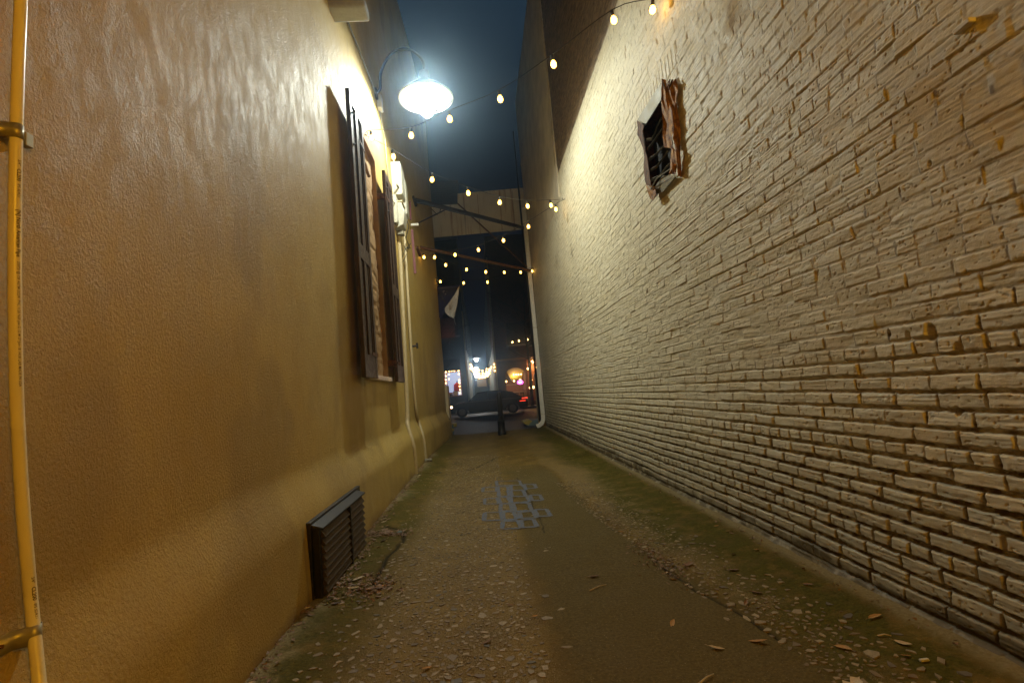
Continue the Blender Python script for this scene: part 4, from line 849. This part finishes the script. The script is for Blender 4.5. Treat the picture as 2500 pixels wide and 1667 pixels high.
# framed picture
c = onY(1112, 960, FYY + .5); t = thing('picture_frame', 'small gold framed picture standing in the far shop window', 'picture frame', c)
MB().box(c.x - .17, c.x + .17, c.y, c.y + .03, c.z - .2, c.z + .18).build('frame', M['timber'], t, bevel=.01)
MB().box(c.x - .12, c.x + .12, c.y - .006, c.y - .001, c.z - .15, c.z + .13).build('picture', M['cream'], t); 
c = onY(1102, 962, FYY + .6); tag(MB().box(c.x - .16, c.x + .1, c.y, c.y + .4, wz0 + .02, wz0 + .32).build('display_box', M['timber'], bevel=.01), 'wooden box on the sill left of the gold picture frame', 'box')
c = onY(1102, 966, FYY + .15); tag(MB().lathe([(.0, .1), (.12, .06), (.14, 0), (.10, -.06)], (c.x, c.y, wz0 + .09), 12).build('cushion', M['black'], smooth='all'), 'small dark cushion in front of the wooden display box', 'cushion')
ld = bpy.data.lights.new('window_light', 'POINT'); ld.energy = 18; ld.color = (1, .9, .8); lo = bpy.data.objects.new('window_light', ld); S.collection.objects.link(lo); lo.location = (-1.9, FYY + .6, 2.8)

# right shop building
t = thing('shop_building', 'red brick shop building with an arched opening across the street', 'building', (8, FYY, 0))
ax0, ax1 = Fp(1235, 930).x, Fp(1284, 930).x; axc = (ax0 + ax1) / 2; zb0 = .45; zsp = Fp(1262, 915).z; ar = (ax1 - ax0) / 2
rr0 = Fp(1290, 930).x; rr1 = rr0 + 2.2
b = MB(); b.box(XR, ax0, FYY, FYY + 8, -.3, 3.55).box(ax1, rr0, FYY, FYY + 8, -.3, 3.55).box(rr1, 22, FYY, FYY + 8, -.3, 3.55).box(XR, 22, FYY, FYY + 8, 3.55, 13.2).box(ax0, ax1, FYY, FYY + .4, -.3, zb0).box(rr0, rr1, FYY, FYY + .4, -.3, .3)
n = 14
arcp = [(axc + ar * math.cos(a), FYY, zsp + .75 * ar * math.sin(a)) for a in [math.pi * i / n for i in range(n + 1)]]
b.prism([(ax1, FYY, 3.55)] + arcp + [(ax0, FYY, 3.55)], (0, .5, 0))
b.build('wall', M['redbrick'], t)
MB().box(XR + .02, 22, FYY - .12, FYY, 3.48, 3.62).build('string_course', M['timber'], t)
MB().prism([(ax0, FYY + .35, zsp + .9 * ar), (ax1, FYY + .35, zsp + .9 * ar), (ax1 - .1, FYY + 2.2, zsp - .35), (ax0 + .55, FYY + 2.2, zsp - .35)], (0, .03, .03)).build('vault', M['yellowtin'], t)
MB().box(ax0, ax1, FYY + 3.2, FYY + 3.3, zb0, 3.2).build('room_back', M['timber'], t)
MB().box(ax0, ax1, FYY + .45, FYY + 3.2, zb0 - .1, zb0).build('room_floor', M['timber'], t)
MB().box(ax0, ax1 - .1, FYY + .5, FYY + .7, 1.62, 1.68).box(ax0, ax1, FYY + .5, FYY + .6, 1.05, 1.10).build('counter', M['cream'], t)
MB().box(rr0, rr1, FYY + 1.2, FYY + 1.25, .3, 3.5).build('porch_back', M['timber'], t)
MB().box(rr0 + .05, rr0 + .9, FYY - .06, FYY - .01, 2.45, 2.52).box(rr0 + .05, rr1, FYY - .06, FYY - .01, 3.2, 3.3).build('timber_rail', M['timber'], t)
for px in (1262, 1312): 
    c = Fp(px, 828); w = MB().box(c.x - .75, c.x + .75, FYY - .03, FYY - .004, c.z - .4, c.z + 1.3).build('window', M['dim'], t); MB().box(c.x - .85, c.x + .85, FYY - .18, FYY - .03, c.z - .52, c.z - .4).build('sill', M['concrete'], w)
ld = bpy.data.lights.new('room_light', 'POINT'); ld.energy = 42; ld.color = (1, .6, .25); lo = bpy.data.objects.new('room_light', ld); S.collection.objects.link(lo); lo.location = (axc, FYY + 1.5, 2.1)
ld = bpy.data.lights.new('porch_light', 'POINT'); ld.energy = 70; ld.color = (1, .5, .18); lo = bpy.data.objects.new('porch_light', ld); S.collection.objects.link(lo); lo.location = (rr0 + .6, FYY + .5, 2.9)
far_bulbs('string_light', 'row of four warm bulbs under the mustard vault', [(1254, 914.5), (1260, 914), (1265.5, 914), (1272, 913.5)], FYY + 1.0, .055)
far_bulbs('string_light', 'pair of amber bulbs behind the counter of the arched shop', [(1236, 931), (1255, 929.5), (1270, 927)], FYY + 1.2, .06, cable=False)
far_bulbs('string_light', 'line of bulbs over the porch beside the sign', [(1306, 898), (1310, 897), (1314, 894)], FYY - .3, .05)
def farlamp(px, py, r, Y, lab, mat='fbulb'):
    c = onY(px, py, Y); t = thing('globe_lamp', lab, 'lamp', c)
    MB().lathe([(.3 * r, r), (.8 * r, .6 * r), (r, 0), (.8 * r, -.6 * r), (.3 * r, -r)], c, 12).build('globe', M[mat], t, smooth='all'); MB().tube([c + Vector((0, 0, r)), c + Vector((0, .1, r + .12))], .02, 6).build('bracket', M['black'], t)
farlamp(1300, 883, .10, 37.5, 'largest warm globe lamp, above the porch by the downspout')
farlamp(1289, 900, .07, 37.6, 'small warm lamp left of the porch bulbs')
farlamp(1297, 927, .09, 37.7, 'warm wall lamp beside the doorway of the porch')
farlamp(1294, 946.5, .07, 37.6, 'left one of two low warm lamps in the porch')
farlamp(1302, 945, .09, 37.6, 'right one of two low warm lamps in the porch')
farlamp(1251, 835, .06, 37.7, 'small candle-like light left on the upper window sill')
farlamp(1267, 832, .06, 37.7, 'small candle-like light right on the upper window sill')
farlamp(1287, 829, .08, 37.7, 'brighter candle-like light between the upper windows')
farlamp(1308, 824, .06, 37.7, 'small candle-like light on the far right upper sill')
# neon sign
c = onY(1270, 933, FYY + .42); t = thing('neon_sign', 'pink neon oval sign glowing in the arched shop front', 'neon sign', c)
MB().tube([c + Vector((.20 * math.cos(a), 0, .13 * math.sin(a))) for a in [i * 2 * math.pi / 24 for i in range(25)]], .028, 6).build('outer_tube', M['neon'], t, smooth='all')
MB().tube([c + Vector((-.13 + .26 * i / 16, -.01, .05 * math.sin(i * 1.7))) for i in range(17)], .018, 6).build('inner_tube', emis('pale_neon', (1, .6, .9), 6), t, smooth='all')
MB().box(c.x - .24, c.x + .24, c.y + .04, c.y + .05, c.z - .17, c.z + .17).build('backing', M['black'], t)
# framed sign at right
c = onY(1318, 914, FYY - .35); t = thing('hanging_sign', 'wooden framed pale sign board by the porch at the right', 'sign', c)
MB().box(c.x - .30, c.x + .45, c.y, c.y + .05, c.z - .25, c.z + .20).build('frame', M['timber'], t, bevel=.01); MB().box(c.x - .24, c.x + .39, c.y - .01, c.y - .001, c.z - .18, c.z + .14).build('board', M['cream'], t)
b = MB()
for j in (0, 1):
    for i in range(6): b.box(c.x - .18 + i * .085, c.x - .13 + i * .085, c.y - .014, c.y - .011, c.z - .12 + j * .12, c.z - .05 + j * .12)
b.build('faded_lettering', M['ink'], t)
# stools / chairs clutter in front of the arch
for i, px in enumerate((1246, 1262, 1275)):
    c = onY(px, 962, FYY - .8); t = thing('bar_stool', ('left', 'middle', 'right')[i] + ' bar stool of the three before the arched shop', 'stool', (c.x, c.y, 0), 'bar stools before the arched shop')
    MB().lathe([(.17, 0), (.18, .03), (.15, .06)], (c.x, c.y, .95), 12).build('seat', M['black'], t, smooth=True)
    for a in (0.8, 2.4, 3.9, 5.5): MB().tube([(c.x + .12 * math.cos(a), c.y + .12 * math.sin(a), .95), (c.x + .2 * math.cos(a), c.y + .2 * math.sin(a), 0)], .014, 6).build('leg', M['darksteel'], t)
# far alley side walls
t = thing('alley_building', 'narrow lit side wall on the left of the alley across the street', 'building', (XL, 46, 0))
MB().box(XL - .3, XL, 46.02, 78, -.3, 11).build('wall', M['greyside'], t)
for y in (39.2, 41, 43.5, 47, 52): MB().box(XL - .01, XL + .07, y, y + .3, 0, 4.6).build('pilaster', M['white'], t)
t = thing('alley_building', 'narrow lit side wall on the right of the alley across the street', 'building', (XR, 46, 0))
MB().box(XR, XR + .3, 46.02, 78, -.3, 11).build('wall', M['greyside'], t)
for y in (38.6, 40.5, 42.5, 45, 49, 54, 60): MB().box(XR - .07, XR + .01, y, y + .35, 0, 4.6).build('pilaster', M['white'], t)
tag(MB().box(XL - .04, XL + .05, FYY - .10, FYY - .02, 0, 7.5).build('drain_pipe', M['cream']), 'pale drainpipe on the left corner of the far alley', 'drainpipe')
tag(MB().box(XR - .03, XR + .10, FYY - .13, FYY - .02, 0, 11.5).build('drain_pipe', M['cream']), 'tall pale drainpipe on the right corner of the far alley', 'drainpipe')
tag(MB().box(-1.4, 1.6, 78, 78.5, -.3, 4).build('end_wall', M['darkbrick']), 'dark wall closing the end of the far alley', 'wall')
c = onY(1176, 932, 60); tag(MB().box(c.x - .55, c.x + .55, c.y, c.y + .1, c.z - .55, c.z + .6).build('notice_board', M['cream']), 'small pale notice hanging deep inside the far alley', 'notice')
# lamps in the far alley
def shaded(px, py, Y, lab, r=.2):
    c = onY(px, py, Y); t = thing('gooseneck_lamp', lab, 'lamp', c, 'white shaded lamps of the far alley')
    MB().lathe([(2.2 * r, .3 * r), (1.0 * r, .9 * r), (.2 * r, 1.3 * r)], c, 20, close=False).build('shade', M['shade'], t, smooth='all')
    MB().lathe([(.5 * r, .8 * r), (r, .2 * r), (.9 * r, -.4 * r), (.5 * r, -.9 * r), (.1 * r, -1.1 * r)], c, 14).build('globe', M['cbulb'], t, smooth='all')
    MB().tube([c + Vector((0, 0, 1.3 * r)), c + Vector((0, 0, 2 * r)), Vector((XL, c.y, c.z + 2 * r))], .02, 6).build('arm', M['black'], t)
    ld = bpy.data.lights.new('far_lamp_light', 'POINT'); ld.energy = 110; ld.color = (.85, .95, 1); ld.shadow_soft_size = .1; lo = bpy.data.objects.new('far_lamp_light', ld); S.collection.objects.link(lo); lo.location = c + Vector((0, 0, -1.6 * r))
shaded(1163, 877, 42, 'highest and nearest white lamp in the far alley', .17); shaded(1162, 899, 48, 'second white lamp in the far alley, below the highest', .16)
shaded(1162, 908, 54, 'third white lamp in the far alley, among the bulbs', .17); shaded(1162, 917, 62, 'fourth white lamp in the far alley, lowest of them', .19)
rnd = random.Random(3)
names = ['highest and nearest', 'second', 'third', 'fourth', 'fifth', 'sixth', 'seventh', 'eighth', 'lowest and farthest']
for i in range(9):
    Y = 40 + i * 3.1; n = 7; fl = i % 2
    pts = []
    for k in range(n):
        u = k / (n - 1); x0 = 1150 + i * 1.8; x1 = 1208 - i * 2.6; sag = 4 * u * (1 - u); y0 = 893 + i * 3.0 if not fl else 898 + i * 2.8
        pts.append((x0 + (x1 - x0) * u + rnd.uniform(-1, 1), y0 + 11 * sag + (4 * u if fl else 5 * (1 - u)) + rnd.uniform(-1, 1) - 2 * u * 5 * .5))
    far_bulbs('string_light', names[i] + ' festoon of warm bulbs inside the far alley', pts, Y, (.05 + .006 * i), group='festoons inside the far alley')
far_bulbs('string_light', 'warm bulbs fixed up the left corner of the far alley', [(1149, 890), (1152, 895), (1149, 900)], 37.8, .06)
far_bulbs('string_light', 'warm bulbs fixed up the right corner of the far alley', [(1206, 889), (1207, 896), (1208, 905)], 37.8, .045)
# trees on the far pavement
def tree(x, y, h, seed, lab, tr=.07):
    rd = random.Random(seed); t = thing('bare_tree', lab, 'tree', (x, y, 0))
    MB().tube([(x, y, 0), (x + .05, y, h * .35), (x - .03, y, h * .6), (x + .1, y, h)], [tr, tr * .8, tr * .6, tr * .2], 8).build('trunk', M['bark'], t, smooth='all')
    b = MB()
    def br(p, d, L, r, lv):
        q = p + d * L * .5 + Vector((rd.uniform(-.1, .1), rd.uniform(-.1, .1), rd.uniform(-.05, .1))) * L; e = q + (d + Vector((rd.uniform(-.4, .4), rd.uniform(-.4, .4), rd.uniform(-.2, .3)))).normalized() * L * .5
        b.tube([p, q, e], [r, r * .7, r * .35], 5, cap=False)
        if lv:
            for s in (q, e):
                for _ in range(2): br(s, (d + Vector((rd.uniform(-.9, .9), rd.uniform(-.9, .9), rd.uniform(-.3, .6)))).normalized(), L * .62, r * .5, lv - 1)
    for k in range(12):
        z = h * (.35 + .05 * k); a = k * 2.4; br(Vector((x, y, z)), Vector((math.cos(a), math.sin(a), .7)).normalized(), h * .22, tr * .35, 3)
    b.build('crown', M['bark'], t)
c = onY(1085, 900, 36.4); tree(c.x - .4, 36.4, 7.6, 4, 'bare young tree in front of the amber brick bay')
c = onY(1292, 900, 36.6); tree(c.x, 36.6, 8.5, 9, 'bare tree trunk standing left of the porch at the right', .13)
# street lamp glow on the facades comes from the lamps and shop windows only

# ================================================================== PAINTED BLUE BLOCKS ON THE PAVING
R_ = [((1105, 650), (1400, 640), (1425, 700), (1120, 712)), ((940, 735), (1110, 728), (1115, 785), (935, 790)), ((1130, 725), (1250, 722), (1270, 845), (1140, 850)), ((1290, 700), (1440, 700), (1490, 765), (1300, 770)), ((1460, 690), (1590, 690), (1620, 740), (1480, 745)), ((1290, 775), (1450, 770), (1480, 845), (1310, 850)), ((960, 880), (1120, 870), (1140, 945), (960, 950)), ((1130, 860), (1260, 855), (1290, 940), (1160, 945)), ((1290, 850), (1500, 850), (1530, 920), (1300, 930)), ((1530, 835), (1660, 830), (1700, 900), (1570, 905)), ((1165, 950), (1290, 945), (1310, 1035), (1160, 1040)), ((1320, 940), (1520, 935), (1560, 1030), (1350, 1040)), ((960, 1060), (1160, 1050), (1190, 1150), (950, 1160)), ((1190, 1050), (1330, 1045), (1370, 1140), (1200, 1150)), ((1400, 1050), (1580, 1040), (1620, 1125), (1420, 1130)), ((1590, 1020), (1750, 1015), (1800, 1100), (1640, 1105)), ((1190, 1165), (1390, 1160), (1420, 1255), (1180, 1265)), ((1420, 1150), (1580, 1145), (1630, 1240), (1440, 1250))]
b = MB(); rd = random.Random(8)
def pstroke(a, c, w):
    n = max(2, int((c - a).length / .03)); d = (c - a).normalized(); s = Vector((-d.y, d.x, 0)); prev = None
    for i in range(n + 1):
        p = a.lerp(c, i / n); ww = w * rd.uniform(.75, 1.2); L, Rr = p + s * ww / 2, p - s * ww / 2
        cur = ((L.x, L.y, gz(L.x, L.y) + .004 + .0002 * (len(b.v) % 7)), (Rr.x, Rr.y, gz(Rr.x, Rr.y) + .004 + .0002 * (len(b.v) % 5)))
        if prev: b.add([prev[0], prev[1], cur[1], cur[0]], [(0, 1, 2, 3)])
        prev = cur
for r in R_:
    P = [onZ(1000 + x / 5.2275, 1050 + y / 5.2275) for x, y in r]; P = [Vector((p.x, p.y, 0)) for p in P]
    for i in range(4): pstroke(P[i], P[(i + 1) % 4], .042)
tag(b.build('painted_marking', M['bluepaint']), kind='structure', label='faded blue stencilled blocks on the paving')

# ================================================================== LEAVES AND LITTER
def leaf_mesh(kind, seed):
    rd = random.Random(seed); b = MB(); n = 9; vs = []
    curl = rd.uniform(.5, 1.8); bend = rd.uniform(-.3, .5); L = 1.0
    for i in range(n + 1):
        u = i / n; w = .165 * math.sin(math.pi * min(1, u * 1.02)) ** .75 * (1 if kind == 0 else 1.35)
        if kind == 1: w *= (1 + .55 * math.sin(u * 6 * math.pi))
        x = u - .5; z = .18 * curl * (x * x) + .03; y0 = bend * (x * x)
        for s in (-1, -.5, 0, .5, 1): vs.append((x, y0 + s * w, z + .16 * curl * abs(s) ** 1.5 * w * 2 + rd.uniform(-.012, .012)))
    b.add(vs, [(i * 5 + k, i * 5 + k + 1, (i + 1) * 5 + k + 1, (i + 1) * 5 + k) for i in range(n) for k in range(4)])
    b.tube([(-.5, bend * .25, .06), (-.62, bend * .3, .10), (-.72, bend * .36, .09)], .010, 4)
    me = bpy.data.meshes.new('leaf'); me.from_pydata(b.v, [], b.f)
    for p in me.polygons: p.use_smooth = True
    return me
LMESH = []
for i in range(8):
    for mi in range(4):
        me = leaf_mesh(i % 2, i); me.materials.append(LM[mi]); LMESH.append(me)
def leaf(x, y, s, mi, label, rz=None, shape=None, group='fallen leaves on the paving'):
    i = (random.randrange(8) if shape is None else shape); o = bpy.data.objects.new('fallen_leaf', LMESH[i * 4 + mi]); S.collection.objects.link(o)
    z = max(gz(x + dx, y + dy) for dx in (-.02, 0, .02) for dy in (-.02, 0, .02)); o.location = (x, y, z + .001); s *= .8; o.scale = (s, s, s)
    o.rotation_euler = (random.uniform(-.25, .25), random.uniform(-.2, .2), random.uniform(0, 6.28) if rz is None else rz); tag(o, label, 'leaf', group)
NL = [(1640, 1512, .085, 0, 'bright ochre leaf on the asphalt patch, alone in the middle', 1.0), (1850, 1557, .10, 0, 'ochre leaf with a pointed tip near the right stone band', -.5), (2058, 1572, .09, 0, 'ochre leaf on the moss with a curled tip', -1.0), (2135, 1510, .10, 0, 'long orange leaf close to the brick wall', .2), (1748, 1572, .085, 2, 'curled silvery leaf on the asphalt patch', -.4), (2205, 1575, .08, 2, 'pale curled leaf on the right moss', -.9), (1845, 1440, .085, 1, 'reddish leaf at the edge of the right moss', -.5), (1450, 1403, .095, 1, 'flat brown leaf in the middle of the alley', 0), (1515, 1294, .06, 0, 'small ochre leaf beside the dark hollow', 0), (1643, 1408, .06, 0, 'small ochre leaf by the stone band edge', -.4), (1675, 1420, .045, 2, 'tiny pale leaf by the stone band edge', .5), (1627, 1392, .05, 2, 'small cream leaf by the dark hollow', .9), (2213, 1603, .05, 0, 'small orange stub of leaf on the right moss', -.3), (1750, 1288, .05, 0, 'small yellow leaf at the foot of the brick wall', 0), (1042, 1622, .07, 0, 'orange leaf among the stones at the bottom edge', .6), (2080, 1655, .14, 2, 'large pale oak leaf at the bottom right', .3), (1790, 1385, .10, 1, 'lobed brown leaf on the right moss', .1), (1680, 1370, .11, 1, 'crumpled brown leaf in the dark hollow', .3), (1640, 1372, .09, 3, 'dark leaf lying in the hollow', 1.0), (930, 1430, .09, 0, 'orange leaf before the vent cover on the left', .2), (875, 1418, .12, 2, 'pale twisted leaf below the vent cover', .7), (862, 1442, .10, 2, 'cream curled leaf at the left wall foot', 0), (905, 1440, .09, 1, 'brown curled leaf right of the pale ones by the vent', .4), (895, 1407, .08, 1, 'brown leaf near the lower vent corner', -.2), (844, 1393, .05, 0, 'tiny bright orange leaf at the vent foot', -.5), (745, 1500, .11, 2, 'large cream leaf on the pale concrete at left', .8), (760, 1512, .07, 1, 'brown leaf under the large cream leaf', -.4), (1190, 1560, .08, 1, 'brown leaf on the stones at bottom centre', .5), (1245, 1470, .06, 1, 'small brown leaf right of the stone area', 0), (1305, 1497, .05, 0, 'tiny orange leaf on the concrete at centre', .2), (1130, 1310, .05, 1, 'small brown leaf amid the far stones', 1.2), (820, 1290 + 190, .08, 3, 'dark leaf in the gutter by the left wall', .5), (1820, 1255 + 205, .07, 1, 'dull leaf near the wall foot on the right', .8), (1790, 1350, .06, 3, 'dark small leaf on the green moss', .4), (1375, 1158, .06, 1, 'far brown leaf near the right moss', 0), (1400, 1165, .06, 0, 'far ochre speck of leaf by the right wall', .4)]
for (px, py, s, mi, lab, rz) in NL:
    p = onZ(px, py, .02); leaf(p.x, p.y, s, mi, lab, rz, random.choice((1, 3, 5, 7)) if 'lobed' in lab or 'oak' in lab or 'crumpled' in lab else random.choice((0, 2, 4, 6)))
for i in range(46):                      # leaves that nothing tells apart, in the gutter of the left wall
    y = random.uniform(1.9, 8); x = -1.10 + abs(random.gauss(0, .05)) + .01
    if 3.2 < y < 4.5: x = -1.02 + abs(random.gauss(0, .06))
    leaf(x, y, random.uniform(.04, .09), random.choice((1, 1, 2, 3)), 'dry curled leaf lying in the gutter along the left wall', group='leaves in the left gutter')
for i in range(24):
    y = random.uniform(2.2, 12); x = 1.84 - abs(random.gauss(0, .10))
    leaf(x, y, random.uniform(.035, .07), random.choice((1, 1, 0, 3)), 'small dull leaf along the foot of the brick wall', group='leaves along the brick wall')
for i in range(26):
    leaf(random.uniform(-.8, 1.6), random.uniform(2.4, 12), random.uniform(.025, .05), random.choice((1, 3, 3, 0)), 'tiny brown leaf fragment scattered on the open paving', group='leaf fragments on the paving')
# crumbled litter
def litter():
    V = []; F = []; rd = random.Random(5)
    def bit(x, y, s):
        o = len(V); a = rd.random() * 6.28; z = gz(x, y) + rd.uniform(.001, .012); w = s * rd.uniform(.2, .6)
        for u, v in ((-1, -1), (1, -1), (1, 1), (-1, 1)): V.append((x + u * s * math.cos(a) - v * w * math.sin(a), y + u * s * math.sin(a) + v * w * math.cos(a), z + rd.uniform(-.004, .008)))
        F.append((o, o + 1, o + 2, o + 3))
    for _ in range(1500):
        y = rd.uniform(1.8, 12); x = -1.15 + abs(rd.gauss(0, .05))
        if 3.2 < y < 4.55: x = -1.045 + abs(rd.gauss(0, .05))
        bit(x, y, rd.uniform(.004, .016))
    for _ in range(350): bit(rd.gauss(-.93, .10), rd.gauss(4.72, .06), rd.uniform(.004, .016))
    for _ in range(350): bit(rd.gauss(-.80, .09), rd.gauss(3.45, .12), rd.uniform(.004, .016))
    for _ in range(500): y = rd.uniform(2, 14); bit(1.83 - abs(rd.gauss(0, .04)), y, rd.uniform(.003, .010))
    for _ in range(260): bit(rd.gauss(1.08, .07), rd.gauss(3.4, .25), rd.uniform(.003, .012))
    me = bpy.data.meshes.new('leaf_litter'); me.from_pydata(V, [], F); tag(link('leaf_litter', me, LM[1]), 'crumbled leaf litter along the wall feet', None, None, 'stuff')
litter()
for (px, py, qx, qy, lab) in ((1705, 1665, 1742, 1640, 'pale straight twig at the bottom of the asphalt patch'), (1440, 1440, 1480, 1425, 'thin dark twig in the middle of the alley'), (2145, 1560, 2178, 1562, 'short bent twig on the right moss')):
    a, c = onZ(px, py, .01), onZ(qx, qy, .01); a.z = gz(a.x, a.y) + .006; c.z = gz(c.x, c.y) + .006
    tag(MB().tube([a, a.lerp(c, .5) + Vector((.004, .006, .003)), c], [.004, .003, .002], 6).build('twig', LM[2], smooth='all'), lab, 'twig', 'twigs on the paving')
p = onZ(2258, 1622, .01); tag(MB().box(p.x - .018, p.x + .018, p.y - .006, p.y + .006, gz(p.x, p.y) + .001, gz(p.x, p.y) + .011).build('cigarette_end', M['white'], bevel=.003), 'white cigarette end on the moss near the bottom right', 'cigarette end')
p = onZ(1046, 1130, .02); tag(MB().tube([(p.x - .06, p.y, gz(p.x, p.y) + .03), (p.x + .06, p.y + .03, gz(p.x, p.y) + .03)], .03, 12).build('tin_can', M['galv'], smooth=True), 'small can lying by the foot of the painted pipes', 'can')
p = onZ(976, 1300, .02); tag(MB().lathe([(.022, 0), (.024, .01), (.012, .02)], (p.x, p.y, gz(p.x, p.y)), 10).build('bottle_cap', M['blueplanter'], smooth=True), 'small bluish bottle cap by the crack near the vent', 'bottle cap')

# ================================================================== HAZE ADDED FOR LAMP GLOW
if HAZE > 0:
    o = MB().box(-70, 70, -9, 92, -2.5, 14.5).build('haze', None); hm = bpy.data.materials.new('glow_haze'); hm.use_nodes = True; n = hm.node_tree
    n.nodes.remove(n.nodes['Principled BSDF']); pv = n.nodes.new('ShaderNodeVolumePrincipled'); pv.inputs['Color'].default_value = (.55, .78, 1, 1); pv.inputs['Density'].default_value = HAZE; pv.inputs['Anisotropy'].default_value = .93
    n.links.new(pv.outputs[0], n.nodes['Material Output'].inputs['Volume']); o.data.materials.append(hm); tag(o, 'thin haze volume added for the glow round the lamps', None, None, 'stuff')
